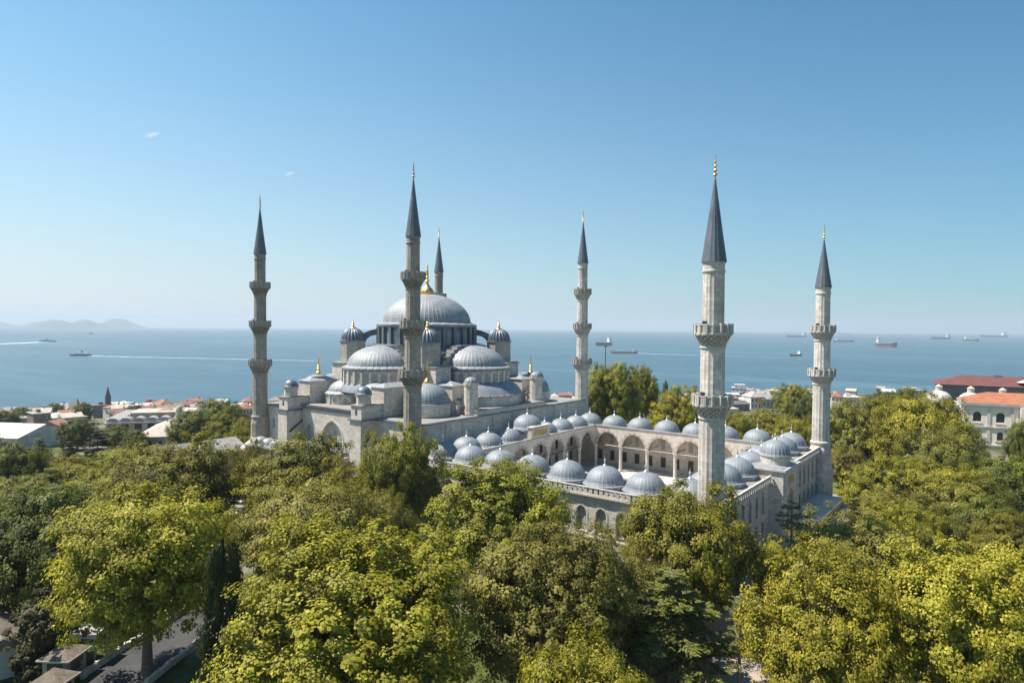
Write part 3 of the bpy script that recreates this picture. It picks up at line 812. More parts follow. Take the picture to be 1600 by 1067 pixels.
# cornice and balustrade
CP('cornice', MB().box(-57.9, -0.55, 14.72, 0.55, 0.3, 15.0), 'trim')
CP('cornice', MB().box(-0.3, 0.32, 14.72, 0.55, Y1, 15.0), 'trim')
bal_me = MB().box(-0.31, -0.11, 0.14, 0.31, 0.11, 1.0).mesh('baluster_slab', 'trim')
def balustrade(p, q, skip=None):
    d = Vector((q[0]-p[0], q[1]-p[1], 0)); L = d.length; d.normalize(); a = math.atan2(d.y, d.x)
    segs = [(0, L)] if not skip else [(0, skip[0]), (skip[1], L)]
    for s0, s1 in segs:
        c = (p[0]+d.x*(s0+s1)/2, p[1]+d.y*(s0+s1)/2)
        b = CP('balustrade_rail', MB().obox(c, (d.x, d.y), s1-s0, 0.34, 16.0, 16.16).obox(c, (d.x, d.y), s1-s0, 0.3, 15.0, 15.13), 'trim')
        n = int((s1-s0)/0.92)
        for i in range(n):
            s = s0 + (i+0.5)*(s1-s0)/n
            part('baluster_slab', bal_me, None, b, (p[0]+d.x*s, p[1]+d.y*s, 15.0), None, a, True)
balustrade((-57.5, -0.33), (-1.9, -0.33))
balustrade((0.33, 1.9), (0.33, 60.2), (23.9, 34.3))

# lead roof of the porticoes
XL, XRI, YN, YF = -50.1, -8.1, 6.6, 54.4
for x0, y0, x1, y1 in ((-57.9, 0.0, 0, YN), (-57.9, YF, 0, Y1), (-57.9, YN, XL, YF), (XRI, YN, 0, YF)):
    CP('portico_roof', MB().box(x0+0.002, y0+0.002, 15.2, x1-0.002, y1-0.002, 15.5), 'lead_flat')

# arcades: front face with arches, back face, columns
def arcade(P, D, L, n, name_first):
    w = L/n; N = (D[1], -D[0])
    ops = [(w*(i+0.5), w-0.85, 11.9, 11.9, 15.15) for i in range(n)]
    mb = MB(); wall(mb, P, D, L, 11.9, 16.4, ops, 0.8)
    Pb = (P[0]+D[0]*L-N[0]*0.8, P[1]+D[1]*L-N[1]*0.8)
    wall(mb, Pb, (-D[0], -D[1]), L, 11.9, 16.4, ops, 0.0)
    ar = CP('arcade', mb, 'bounce_lit_stone')
    c = (P[0]+D[0]*L/2-N[0]*0.4, P[1]+D[1]*L/2-N[1]*0.4)
    part('arcade_coping', MB().obox(c, D, L+0.6, 1.1, 16.42, 16.62), 'lead_flat', ar, local=True)
    for tc, ww, _, zs, za in ops:
        # voussoirs: alternate pink and pale stones
        co = arch_curve(ww+0.95, zs, za+0.55, 8); ci = arch_curve(ww+0.02, zs, za+0.01, 8)
        rings_ = (MB(), MB())
        for i in range(len(co)-1):
            q = [co[i], co[i+1], ci[i+1], ci[i]]
            rings_[i % 2].add([(P[0]+D[0]*(tc+x)+N[0]*0.035, P[1]+D[1]*(tc+x)+N[1]*0.035, z) for x, z in q], [(0,1,2,3)])
        tag(part('pink_voussoirs', rings_[0], 'voussoir', ar, local=True), kind='stuff'); tag(part('pale_voussoirs', rings_[1], 'trim', ar, local=True), kind='stuff')
    for i in range(n+1):
        p = (P[0]+D[0]*w*i-N[0]*0.4, P[1]+D[1]*w*i-N[1]*0.4)
        if i in (0, n) and name_first: continue
        cl = CP('column', MB().lathe([(0.62, 5.95), (0.62, 6.15), (0.46, 6.35), (0.42, 6.5), (0.38, 11.0)], 14, p), 'trim', 40)
        part('capital', MB().lathe([(0.40, 11.0), (0.44, 11.1), (0.5, 11.4), (0.66, 11.75), (0.7, 11.9)], 8, p), 'marble', cl, local=True)
    for i in range(n):
        p = (P[0]+D[0]*w*i-N[0]*0.4, P[1]+D[1]*w*i-N[1]*0.4); q = (p[0]+D[0]*w, p[1]+D[1]*w)
        CP('tie_rod', MB().tube((*p, 12.0), (*q, 12.0), 0.07, n=4), 'iron')
        r_ = (p[0]-N[0]*6.4, p[1]-N[1]*6.4)
        CP('tie_rod', MB().tube((*p, 12.0), (*r_, 12.0), 0.07, n=4), 'iron')
arcade((XL, YF), (1, 0), XRI-XL, 6, False)
arcade((XL, YN), (0, 1), YF-YN, 7, True)
arcade((XRI, YN), (-1, 0), XRI-XL, 6, False)
arcade((XRI, YF), (0, -1), YF-YN, 7, True)

# inner back walls of the far and hall-side porticoes, with shuttered windows
ops = [(3.5+1.75+3.5*i, 1.35, 6.9, 9.4, None) for i in range(15)]
mb = MB(); ps = wall(mb, (-57.5, Y1-0.5), (1, 0), 57, 5.8, 15.2, ops, 0.3)
bw = CP('inner_wall', mb, 'bounce_lit_stone'); panes(ps, bw, 'shutter', 'window_shutter'); surround(bw, (-57.5, Y1-0.5), (1, 0), ops, 0.16, 0.05)
for tc, *_ in ops:
    part('upper_panel', MB().box(-57.5+tc-0.55, Y1-0.56, 11.2, -57.5+tc+0.55, Y1-0.5, 13.6), 'lattice', bw, local=True)
ops = [(3.6+3.4*i, 1.3, 6.8, 9.2, None) for i in range(17) if i not in (8,)]
mb = MB(); ps = wall(mb, (-57.4, 0.4), (0, 1), Y1-1.0, 5.8, 15.2, ops, 0.3)
bw = CP('inner_wall', mb, 'bounce_lit_stone'); panes(ps, bw, 'glass'); surround(bw, (-57.4, 0.4), (0, 1), ops, 0.16, 0.05)
for tc, *_ in ops:
    cvv = arch_curve(1.1, 12.6, 13.3, 5); q = MB()
    q.add([(-57.36, 0.4+tc+x, z) for x, z in [(-0.55, 10.6)] + cvv + [(0.55, 10.6)]], [tuple(range(len(cvv)+2))])
    part('upper_window', q, 'glass', bw, local=True)
CP('wall_backing', MB().box(-57.9, Y1-0.19, 5, 0, Y1-0.01, 15.1), 'stone_dark')
# floors
def paving(name, c1, c2, size):
    m, nt, b = mat(name)
    g = nt.nodes.new('ShaderNodeNewGeometry')
    br = nt.nodes.new('ShaderNodeTexBrick'); nt.links.new(g.outputs['Position'], br.inputs['Vector'])
    br.inputs['Scale'].default_value = 1.0; br.inputs['Brick Width'].default_value = size; br.inputs['Row Height'].default_value = size*0.6
    br.inputs['Mortar Size'].default_value = 0.02
    br.inputs['Color1'].default_value = c4(c1); br.inputs['Color2'].default_value = c4(c2); br.inputs['Mortar'].default_value = c4(tuple(x*0.6 for x in c1))
    n = noise(nt, g.outputs['Position'], 0.35, 5)
    cc = mixc(nt, 1.0, br.outputs['Color'], ramp(nt, n, ((0.3, 0.78), (0.7, 1.1))), 'MULTIPLY')
    nt.links.new(cc, b.inputs['Base Color']); b.inputs['Roughness'].default_value = 0.6
    return m
M['paving'] = paving('marble_paving', (0.62, 0.58, 0.52), (0.56, 0.525, 0.475), 1.3)
M['street_paving'] = paving('street_paving', (0.40, 0.36, 0.32), (0.34, 0.31, 0.28), 0.9)
CP('court_floor', MB().box(XL, YN, 3.0, XRI, YF, 5.8), 'paving')
for x0, y0, x1, y1 in ((-57.4, 0.5, -0.5, YN), (-57.4, YF, -0.5, Y1-0.5), (-57.4, YN+0.01, XL, YF-0.01), (XRI, YN+0.01, -0.5, YF-0.01)):
    CP('portico_floor', MB().box(x0+0.01, y0+0.01, 3.0, x1-0.01, y1-0.01, 5.95), 'paving')

# the thirty domes
oct_me = MB().lathe([(3.42, 0), (3.42, 0.40), (3.60, 0.44), (3.60, 0.58), (3.0, 0.70)], 8).mesh('dome_base', 'lead_light')
dm_me = ribbed_dome(2.95, 2.6, 30, 11, 0.15, 0.012, e=1.0, lip=0.2).mesh('portico_dome', 'lead')
fm = finial_mesh(1.75, 0.17, 'white_metal', 1)
def court_dome(x, y, z=15.5, sc=1.0):
    d = part('portico_dome', dm_me, None, court, (x, y, z+0.80*sc), None, random.uniform(0, 6)); d.scale = (sc, sc, sc)
    b = part('dome_base', oct_me, None, d, (0, 0, -0.80), None, PI/8 - d.rotation_euler.z, True)
    part('finial', fm, None, d, (0, 0, 2.55), local=True)
X = [-4.6-7.0*i for i in range(8)]; YY = [3.2+6.83*j for j in range(9)]
for i, x in enumerate(X):
    for j, y in enumerate(YY):
        if i in (0, 7) or j in (0, 8):
            if i == 7 and j == 4: continue
            court_dome(x, y)
# raised dome and pediment over the hall door
CP('portal_base', MB().box(-57.2, 27.4, 15.5, -50.4, 33.6, 17.5), 'stone')
court_dome(-53.6, 30.5, 17.52, 1.1)
pp = CP('portal_pediment', MB().box(-50.85, 27.0, 16.62, -49.9, 34.0, 18.9), 'stone')
part('pediment_cap', MB().box(-51.1, 26.8, 18.92, -49.7, 34.2, 19.15), 'trim', pp, local=True)
def inscription():
    m, nt, b = mat('gilded_inscription')
    g = nt.nodes.new('ShaderNodeNewGeometry')
    mp = nt.nodes.new('ShaderNodeMapping'); mp.inputs['Scale'].default_value = (1, 2.2, 3.5); nt.links.new(g.outputs['Position'], mp.inputs[0])
    n = noise(nt, mp.outputs[0], 1.6, 4, 0.7)
    cc = ramp(nt, n, ((0.46, (0.10, 0.075, 0.03)), (0.50, (0.62, 0.42, 0.12))))
    nt.links.new(cc, b.inputs['Base Color']); b.inputs['Roughness'].default_value = 0.45
    return m
M['inscription'] = inscription()
part('inscription_panel', MB().box(-49.9, 28.2, 17.1, -49.85, 32.8, 18.4), 'inscription', pp, local=True)
part('panel_frame', MB().box(-49.9, 28.0, 16.9, -49.8, 33.0, 17.09).box(-49.9, 28.0, 18.41, -49.8, 33.0, 18.6).box(-49.9, 28.0, 17.09, -49.8, 28.2, 18.41).box(-49.9, 32.8, 17.09, -49.8, 33.0, 18.41), 'trim', pp, local=True)
# small dome outside by the stair of the grey minaret
sd_ = CP('stair_kiosk', MB().lathe([(2.1, 13.0), (2.1, 15.6), (2.3, 15.7), (2.3, 15.9)], 8, (-55.6, -3.0)), 'stone')
part('kiosk_dome', shift(ribbed_dome(2.1, 1.9, 20, 8, 0.06, 0.01), (-55.6, -3.0), 16.0), 'lead_light', sd_, local=True, smooth=25)
CP('stair_block', MB().box(-58.0, -5.2, 2.5, -53.4, -0.6, 13.0), 'stone')

# entrance gate in the right wall, with drum and dome
gt = thing('courtyard_gate', 'tall stone entrance gate with small ribbed dome in the shaded courtyard wall', 'gate', (1.5, 30.8, 3.5))
GP = lambda n_, mb, m_, s=None: part(n_, mb, m_, gt, None, s)
mb = MB(); gops = [(4.8, 4.4, 3.6, 10.2, 13.6)]
ps = wall(mb, (2.3, 26.0), (0, 1), 9.6, 3.2, 16.9, gops, 1.5)
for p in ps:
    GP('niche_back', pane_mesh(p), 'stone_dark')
wall(mb, (0.003, 26.0), (1, 0), 2.297, 3.2, 16.9, []); wall(mb, (2.3, 35.6), (-1, 0), 2.297, 3.2, 16.9, [])
GP('gate_block', mb, 'stone')
GP('gate_attic', MB().box(-4.6, 26.0, 15.52, 0.0, 35.6, 16.9), 'stone')
GP('gate_cornice', MB().box(-4.9, 25.7, 16.92, 2.65, 35.9, 17.2), 'trim')
GP('gate_roof', MB().cone([(-4.7, 25.9), (2.4, 25.9), (2.4, 35.7), (-4.7, 35.7)], 17.21, [(-1.2, 30.8, 17.8)]), 'lead_light')
for z in (10.4, 11.2, 12.0, 12.8):
    GP('niche_corbel', MB().box(0.85, 30.8-(14.4-z)*0.5, z, 1.3+(z-10)*0.25, 30.8+(14.4-z)*0.5, z+0.5), 'trim')
GP('gate_door', MB().box(0.84, 29.7, 3.6, 0.95, 31.9, 8.0), 'shutter')
GP('door_inscription', MB().box(2.31, 29.0, 14.4, 2.36, 32.6, 15.6), 'inscription')
GP('gate_drum', MB().lathe([(2.45, 17.3), (2.45, 18.7), (2.62, 18.78), (2.62, 19.0)], 24, (-0.4, 30.8)), 'stone')
gd = GP('gate_dome', shift(ribbed_dome(2.4, 2.35, 24, 9, 0.06, 0.02, lip=0.1), (-0.4, 30.8), 19.1), 'lead', 22)
part('finial', fm, None, gd, (-0.4, 30.8, 21.4), local=True)
for sy in (26.4, 35.2):
    GP('corner_colonnette', MB().lathe([(0.22, 3.5), (0.22, 16.5)], 8, (2.32, sy)), 'trim')

# raised terrace along the shaded wall
te = thing('stone_terrace', 'long low stone terrace at the foot of the shaded courtyard wall beside the far minaret', 'terrace', (2.6, 49, 3.0))
part('terrace_body', MB().box(0.02, 36.0, 2.5, 5.2, 60.0, 6.1), 'stone_dark', te)
part('terrace_paving', MB().box(0.02, 35.9, 6.11, 5.35, 60.1, 6.3), 'marble', te)

# ------------------------------------------------------------------ foliage
def leaf_material(name, dark, light, trans=0.35, hue=0.02, val=0.25):
    m, nt, b = mat(name)
    at = nt.nodes.new('ShaderNodeAttribute'); at.attribute_name = 'tint'
    cc = ramp(nt, at.outputs['Fac'], ((0.0, dark), (0.6, tuple((x+y)/2 for x, y in zip(dark, light))), (1.0, light)))
    oi = nt.nodes.new('ShaderNodeObjectInfo')
    hs = nt.nodes.new('ShaderNodeHueSaturation')
    mr = nt.nodes.new('ShaderNodeMapRange'); nt.links.new(oi.outputs['Random'], mr.inputs[0]); mr.inputs[3].default_value = 0.5-hue; mr.inputs[4].default_value = 0.5+hue*0.5
    mv = nt.nodes.new('ShaderNodeMapRange'); nt.links.new(math_(nt, 'FRACT', math_(nt, 'MULTIPLY', oi.outputs['Random'], 7.31)), mv.inputs[0]); mv.inputs[3].default_value = 1-val; mv.inputs[4].default_value = 1+val*0.6
    nt.links.new(mr.outputs[0], hs.inputs['Hue']); nt.links.new(mv.outputs[0], hs.inputs['Value']); nt.links.new(cc, hs.inputs['Color'])
    nt.links.new(hs.outputs[0], b.inputs['Base Color'])
    b.inputs['Roughness'].default_value = 0.55; b.inputs['Specular IOR Level'].default_value = 0.2
    tr = nt.nodes.new('ShaderNodeBsdfTranslucent')
    tcx = mixc(nt, 1.0, hs.outputs[0], (1.1, 1.2, 0.45), 'MULTIPLY'); nt.links.new(tcx, tr.inputs['Color'])
    mx = nt.nodes.new('ShaderNodeMixShader'); mx.inputs[0].default_value = trans
    out = nt.nodes['Material Output']
    nt.links.new(b.outputs[0], mx.inputs[1]); nt.links.new(tr.outputs[0], mx.inputs[2]); nt.links.new(mx.outputs[0], out.inputs['Surface'])
    return m
M['leaf_plane'] = leaf_material('plane_tree_leaves', (0.130, 0.126, 0.011), (0.50, 0.445, 0.046), 0.26, 0.012)
M['leaf_green'] = leaf_material('lime_tree_leaves', (0.090, 0.095, 0.010), (0.42, 0.385, 0.042), 0.25, 0.014)
M['leaf_olive'] = leaf_material('olive_green_leaves', (0.100, 0.102, 0.017), (0.43, 0.395, 0.078), 0.26, 0.012)
M['leaf_dark'] = leaf_material('dark_tree_leaves', (0.042, 0.058, 0.009), (0.22, 0.23, 0.032), 0.22, 0.014)
M['needle'] = leaf_material('cedar_needles', (0.07, 0.088, 0.020), (0.27, 0.28, 0.065), 0.22, 0.015, 0.15)
M['needle_dark'] = leaf_material('cypress_needles', (0.022, 0.032, 0.010), (0.065, 0.078, 0.022), 0.12, 0.01, 0.1)
M['leaf_brown'] = leaf_material('brownish_shrub_leaves', (0.055, 0.056, 0.020), (0.14, 0.125, 0.045), 0.2, 0.01)
M['bark'] = plain('tree_bark', (0.16, 0.125, 0.095), 0.95, var=0.35, scale=3.0)

def leaf_mesh(name, P, Nrm, size, aspect, tint, material, rng, axis=None):
    """one kite-shaped folded leaf spray per point"""
    n = len(P)
    if axis is None:
        ax = rng.normal(size=(n, 3))
    else: ax = axis + rng.normal(size=(n, 3))*0.25
    Nrm = Nrm/np.linalg.norm(Nrm, axis=1, keepdims=True)
    ax = ax - (ax*Nrm).sum(1, keepdims=True)*Nrm
    ax /= np.linalg.norm(ax, axis=1, keepdims=True)+1e-9
    bx_ = np.cross(Nrm, ax)
    s = size[:, None] if hasattr(size, '__len__') else size
    a = P - ax*s*0.5; c = P + ax*s*0.5
    l = P + bx_*s*0.5*aspect - ax*s*0.08 - Nrm*s*0.12; r_ = P - bx_*s*0.5*aspect - ax*s*0.08 - Nrm*s*0.12
    V = np.stack([a, l, c, r_], 1).reshape(-1, 3)
    me = bpy.data.meshes.new(name)
    me.vertices.add(4*n); me.vertices.foreach_set('co', V.astype(np.float32).ravel())
    idx = np.arange(4*n).reshape(n, 4)
    tri = np.stack([idx[:, [0, 3, 2]], idx[:, [0, 2, 1]]], 1).reshape(-1)
    me.loops.add(6*n); me.loops.foreach_set('vertex_index', tri.astype(np.int32))
    me.polygons.add(2*n); me.polygons.foreach_set('loop_start', (np.arange(2*n)*3).astype(np.int32)); me.polygons.foreach_set('loop_total', np.full(2*n, 3, np.int32))
    at = me.attributes.new('tint', 'FLOAT', 'FACE'); at.data.foreach_set('value', np.repeat(tint, 2).astype(np.float32))
    me.update(calc_edges=True); me.materials.append(M[material])
    return me

def sphere_dirs(n, rng, zmin=-1.0):
    i = np.arange(n)+rng.random(); z = 1-(1-zmin)*(i+0.5)/n; t = i*2.39996+rng.random()*6
    q = np.sqrt(np.maximum(0, 1-z*z)); return np.stack([q*np.cos(t), q*np.sin(t), z], 1)

def broad_crown(name, seed, material, Rx=9.0, Hc=13.0, lobes=30, clumps=15, leaves=161, leaf=0.27, lobe_r=0.30, spread=1.0, top=1.0):
    """crown as boughs -> twig clumps -> leaf sprays; origin at crown bottom centre. Returns mesh and bough centres"""
    rng = np.random.default_rng(seed)
    D = sphere_dirs(lobes, rng, -0.75) + rng.normal(size=(lobes, 3))*0.10
    D /= np.linalg.norm(D, axis=1, keepdims=True)
    lr = Rx*lobe_r*rng.uniform(0.62, 1.30, lobes)
    rad = rng.uniform(0.70, 1.10, lobes)
    ctr = np.stack([D[:,0]*(Rx-lr*0.85)*rad, D[:,1]*(Rx-lr*0.85)*rad, Hc*0.46 + D[:,2]*(Hc*0.50-lr*0.6)*rad*np.where(D[:,2] > 0, top, 0.85)], 1)
    # a few boughs inside to close the core
    k = max(4, lobes//5)
    inn = sphere_dirs(k, rng)*np.array([Rx*0.42, Rx*0.42, Hc*0.22]) + np.array([0, 0, Hc*0.48])
    C0 = np.concatenate([ctr, inn]); L0 = np.concatenate([lr, np.full(k, Rx*0.30)])
    Ps, Ns, Ts, Ss = [], [], [], []
    for c, r_, i in zip(C0, L0, range(len(C0))):
        nc = int(clumps*(r_/(Rx*lobe_r))**1.6)+4
        dd = sphere_dirs(nc, rng, -0.7) + rng.normal(size=(nc, 3))*0.22
        outb = (c-np.array([0, 0, Hc*0.40])); outb = outb/(np.linalg.norm(outb)+1e-6)
        cc = c + dd*(r_*rng.uniform(0.68, 1.08, nc))[:, None]*np.array([1, 1, 0.82])
        cr = r_*rng.uniform(0.22, 0.42, nc)
        bt = rng.normal(0, 0.13)
        for q in range(nc):
            nl = int(leaves*(cr[q]/(Rx*lobe_r*0.35))**1.7)+6
            v = rng.normal(size=(nl, 3)); v /= np.linalg.norm(v, axis=1, keepdims=True)
            rr = cr[q]*(rng.random(nl)**0.45)*rng.uniform(0.85, 1.2, nl)
            p = cc[q] + v*rr[:, None]*np.array([1.15, 1.15, 0.75])
            nrm = v*0.50 + dd[q]*0.55 + outb*0.40 + np.array([0, 0, 0.65]) + rng.normal(size=(nl, 3))*0.32
            Ps.append(p); Ns.append(nrm); Ss.append(np.full(nl, rng.uniform(0.75, 1.3))); Ts.append(np.clip(0.42+bt+rng.normal(0, 0.20, nl)+rng.normal()*0.08, 0, 1))
    P = np.concatenate(Ps); N = np.concatenate(Ns); T = np.concatenate(Ts)
    # fit the crown exactly to its nominal height and radius
    zl, zh = np.percentile(P[:, 2], (0.3, 99.8)); kz = Hc/(zh-zl); kr = Rx/np.percentile(np.hypot(P[:, 0], P[:, 1]), 97)
    P = np.stack([P[:, 0]*kr, P[:, 1]*kr, (P[:, 2]-zl)*kz], 1); ctr = np.stack([ctr[:, 0]*kr, ctr[:, 1]*kr, (ctr[:, 2]-zl)*kz], 1)
    size = leaf*rng.uniform(0.55, 1.35, len(P))*np.concatenate(Ss)
    me = leaf_mesh(name, P, N, size, 0.8, T, material, rng)
    return me, ctr

def limbs_mesh(ctr, trunk_h, Hc, r, seed, name='trunk', lean=0.3):
    """tapered trunk and forked limbs; origin at the ground, crown bottom at trunk_h"""
    rng = random.Random(seed); mb = MB()
    pts = [Vector((0, 0, -0.8)), Vector((0, 0, 0.3)), Vector((rng.uniform(-lean, lean)*0.5, rng.uniform(-lean, lean)*0.5, trunk_h*0.6)), Vector((rng.uniform(-lean, lean), rng.uniform(-lean, lean), trunk_h+Hc*0.22))]
    rad = [r*1.35, r*1.1, r*0.85, r*0.62]
    for i in range(3): mb.tube(pts[i], pts[i+1], rad[i], rad[i+1], 9)
    mb.tube(pts[3], Vector((pts[3].x*1.4, pts[3].y*1.4, trunk_h+Hc*0.72)), r*0.62, r*0.16, 7)
    for j, c in enumerate(ctr):
        if j % 2: continue
        e = Vector((c[0]*0.85, c[1]*0.85, trunk_h+c[2])); s_ = pts[2].lerp(pts[3], rng.uniform(0.45, 1.0))
        mid = s_.lerp(e, 0.5) + Vector((0, 0, -0.10*(e-s_).length))
        mb.tube(s_, mid, r*0.34, r*0.22, 6); mb.tube(mid, e, r*0.22, r*0.07, 5)
    return mb.mesh(name, 'bark', 60)

CROWNS = {}
for key, kw in {
    'plane_a': dict(seed=1, material='leaf_plane', lobes=36, clumps=15, leaves=124, leaf=0.27, lobe_r=0.27),
    'plane_b': dict(seed=2, material='leaf_plane', lobes=44, clumps=12, leaves=132, leaf=0.27, lobe_r=0.245, Hc=14.5),
    'plane_c': dict(seed=3, material='leaf_plane', lobes=28, clumps=17, leaves=140, leaf=0.29, lobe_r=0.31, Hc=12.0),
    'green_a': dict(seed=4, material='leaf_green', lobes=32, clumps=15, leaves=148, leaf=0.27, lobe_r=0.29),
    'green_b': dict(seed=5, material='leaf_green', lobes=40, clumps=13, leaves=140, leaf=0.26, lobe_r=0.26, Hc=14.0),
    'olive_a': dict(seed=6, material='leaf_olive', lobes=40, clumps=14, leaves=128, leaf=0.26, lobe_r=0.26),
    'olive_b': dict(seed=7, material='leaf_olive', lobes=30, clumps=15, leaves=140, leaf=0.25, lobe_r=0.30, Hc=11.0),
    'dark_a': dict(seed=8, material='leaf_dark', lobes=30, clumps=15, leaves=152, leaf=0.27, lobe_r=0.29, Hc=11.5),
    'dark_b': dict(seed=9, material='leaf_dark', lobes=26, clumps=15, leaves=152, leaf=0.29, lobe_r=0.32, Hc=12.5),
}.items():
    me, ctr = broad_crown('crown', **kw)
    CROWNS[key] = (me, ctr, 9.0, kw.get('Hc', 13.0))
_trunks = {}
def tree(x, y, ztop, width, kind, label, group, cat='tree', name='broadleaf_tree', crown_frac=0.68, rz=None, squash=1.0):
    me, ctr, Rx, Hc = CROWNS[kind]
    g = hgt(x, y); H = ztop - g; ch = H*crown_frac
    sx = width/2/Rx; sz = ch/Hc
    t = thing(name, label, cat, (x, y, g), group)
    rz = random.uniform(0, 6.28) if rz is None else rz
    k = (kind, round(crown_frac, 2))
    if k not in _trunks:
        Hn = Hc/crown_frac; _trunks[k] = limbs_mesh(ctr, Hn-Hc, Hc, 0.55, len(_trunks))
    tr = part('trunk', _trunks[k], None, t, (0, 0, 0), None, rz, True); tr.scale = (sx, sx*squash, H/(Hc/crown_frac))
    cr = part('crown', me, None, t, (0, 0, H-ch), None, rz, True); cr.scale = (sx, sx*squash, sz)
    return t

# conifers -----------------------------------------------------------
def cedar_mesh(seed, H=17.0, Rb=6.0, tiers=15, per=6, droop=0.12, material='needle', n_leaf=60, z0f=0.16, sparse=0.0):
    rng = np.random.default_rng(seed); mb = MB(); Ps, Ns, As, Ts = [], [], [], []
    for i in range(4): mb.tube((0, 0, H*i/4.0-0.5*(i == 0)), (0, 0, H*(i+1)/4.0), 0.34*(1-i/4.4), 0.34*(1-(i+1)/4.4), 8)
    for i in range(tiers):
        f = (i+rng.uniform(-0.3, 0.3))/tiers; z = H*(z0f+(0.985-z0f)*max(0, f)); L = Rb*(1-max(0, f))**0.75*rng.uniform(0.75, 1.1)+0.5
        for j in range(per):
            if rng.random() < sparse: continue
            a = 2*PI*(j+rng.uniform(-0.35, 0.35))/per + i*0.9; l = L*rng.uniform(0.7, 1.1)
            d = np.array([math.cos(a), math.sin(a), 0.0]); side = np.array([-d[1], d[0], 0.0])
            tip = np.array([0, 0, z]) + d*l + np.array([0, 0, -droop*l+0.10*l*(1 if f > 0.6 else 0)])
            mid = np.array([0, 0, z]) + d*l*0.5 + np.array([0, 0, 0.05*l])
            mb.tube((0, 0, z), tuple(mid), 0.09, 0.06, 5); mb.tube(tuple(mid), tuple(tip), 0.06, 0.02, 4)
            n = int(n_leaf*l/3.0)+8
            u = rng.random(n)**0.75*0.85+0.15
            ctrp = np.where((u < 0.5)[:, None], (1-2*u)[:, None]*np.array([0, 0, z])+(2*u)[:, None]*mid, (2-2*u)[:, None]*mid+(2*u-1)[:, None]*tip)
            wv = rng.uniform(-1, 1, n)*l*0.27*np.sin(np.clip(u, 0, 1)*PI*0.86+0.25)
            p = ctrp + side*wv[:, None] + np.array([0, 0, 1])*(-np.abs(wv)*0.22+rng.normal(0, 0.07, n))[:, None]
            Ps.append(p); Ns.append(np.array([0, 0, 1.0])+rng.normal(size=(n, 3))*0.35)
            As.append(d*0.8+side*np.sign(wv)[:, None]*0.8+np.array([0, 0, -0.25])); Ts.append(np.clip(0.45+rng.normal(0, 0.2, n), 0, 1))
    P = np.concatenate(Ps); r_ = np.random.default_rng(seed+50)
    me = leaf_mesh('crown', P, np.concatenate(Ns), 0.62*r_.uniform(0.6, 1.3, len(P)), 0.34, np.concatenate(Ts), material, r_, np.concatenate(As))
    return me, mb.mesh('trunk', 'bark', 60), H, Rb
def cypress_mesh(seed, H=16.0, Rb=2.3, n=15000, material='needle_dark'):
    rng = np.random.default_rng(seed); mb = MB().tube((0, 0, -0.5), (0, 0, H*0.8), 0.3, 0.06, 8)
    ns = 70; Ps, Ns, As, Ts = [], [], [], []
    for i in range(ns):
        f = rng.random()**0.9; z = H*(0.06+0.86*f); rr = Rb*(math.sin(min(1, (f+0.12)*1.25)*PI*0.86)**0.6)*rng.uniform(0.55, 1.0)
        a = rng.random()*2*PI; c = np.array([rr*math.cos(a), rr*math.sin(a), z]); m_ = n//ns
        v = rng.normal(size=(m_, 3)); v /= np.linalg.norm(v, axis=1, keepdims=True)
        p = c + v*(rng.random(m_)**0.4)[:, None]*np.array([0.55, 0.55, 1.5]); p[:, 2] = np.minimum(p[:, 2], H)
        Ps.append(p); Ns.append(v*np.array([1, 1, 0.3])+np.array([math.cos(a), math.sin(a), 0.2])+rng.normal(size=(m_, 3))*0.3)
        As.append(np.tile(np.array([0, 0, 1.0]), (m_, 1))); Ts.append(np.clip(0.4+rng.normal()*0.15+rng.normal(0, 0.2, m_), 0, 1))
    zz_ = rng.random(2500); a = rng.random(2500)*6.28; rr = 0.5*(1-zz_)
    Ps.append(np.stack([rr*np.cos(a), rr*np.sin(a), H*(0.86+0.15*zz_)], 1)); Ns.append(np.stack([np.cos(a), np.sin(a), a*0+0.3], 1)); As.append(np.tile(np.array([0, 0, 1.0]), (2500, 1))); Ts.append(np.full(2500, 0.4))
    P = np.concatenate(Ps)
    return leaf_mesh('crown', P, np.concatenate(Ns), 0.34*rng.uniform(0.6, 1.3, len(P)), 0.5, np.concatenate(Ts), material, rng, np.concatenate(As)), mb.mesh('trunk', 'bark', 60), H, Rb
CON = {'cedar': cedar_mesh(21, n_leaf=80), 'cedar_dark': cedar_mesh(22, 15, 5.6, 14, 7, 0.05, 'needle_dark', 90), 'cedar_thin': cedar_mesh(23, 16, 4.6, 9, 5, -0.02, 'needle', 46, 0.30, 0.2),
       'cypress': cypress_mesh(24), 'spruce': cedar_mesh(25, 14, 3.6, 16, 7, 0.2, 'needle', 60, 0.08)}
def conifer(x, y, ztop, width, kind, label, group, name='conifer_tree'):
    me, tm, H0, R0 = CON[kind]; g = hgt(x, y); H = ztop-g
    t = thing(name, label, 'tree', (x, y, g), group); rz = random.uniform(0, 6.28)
    for nm, mm in (('trunk', tm), ('crown', me)):
        o = part(nm, mm, None, t, (0, 0, 0), None, rz, True); o.scale = (width/2/R0, width/2/R0, H/H0)
    return t

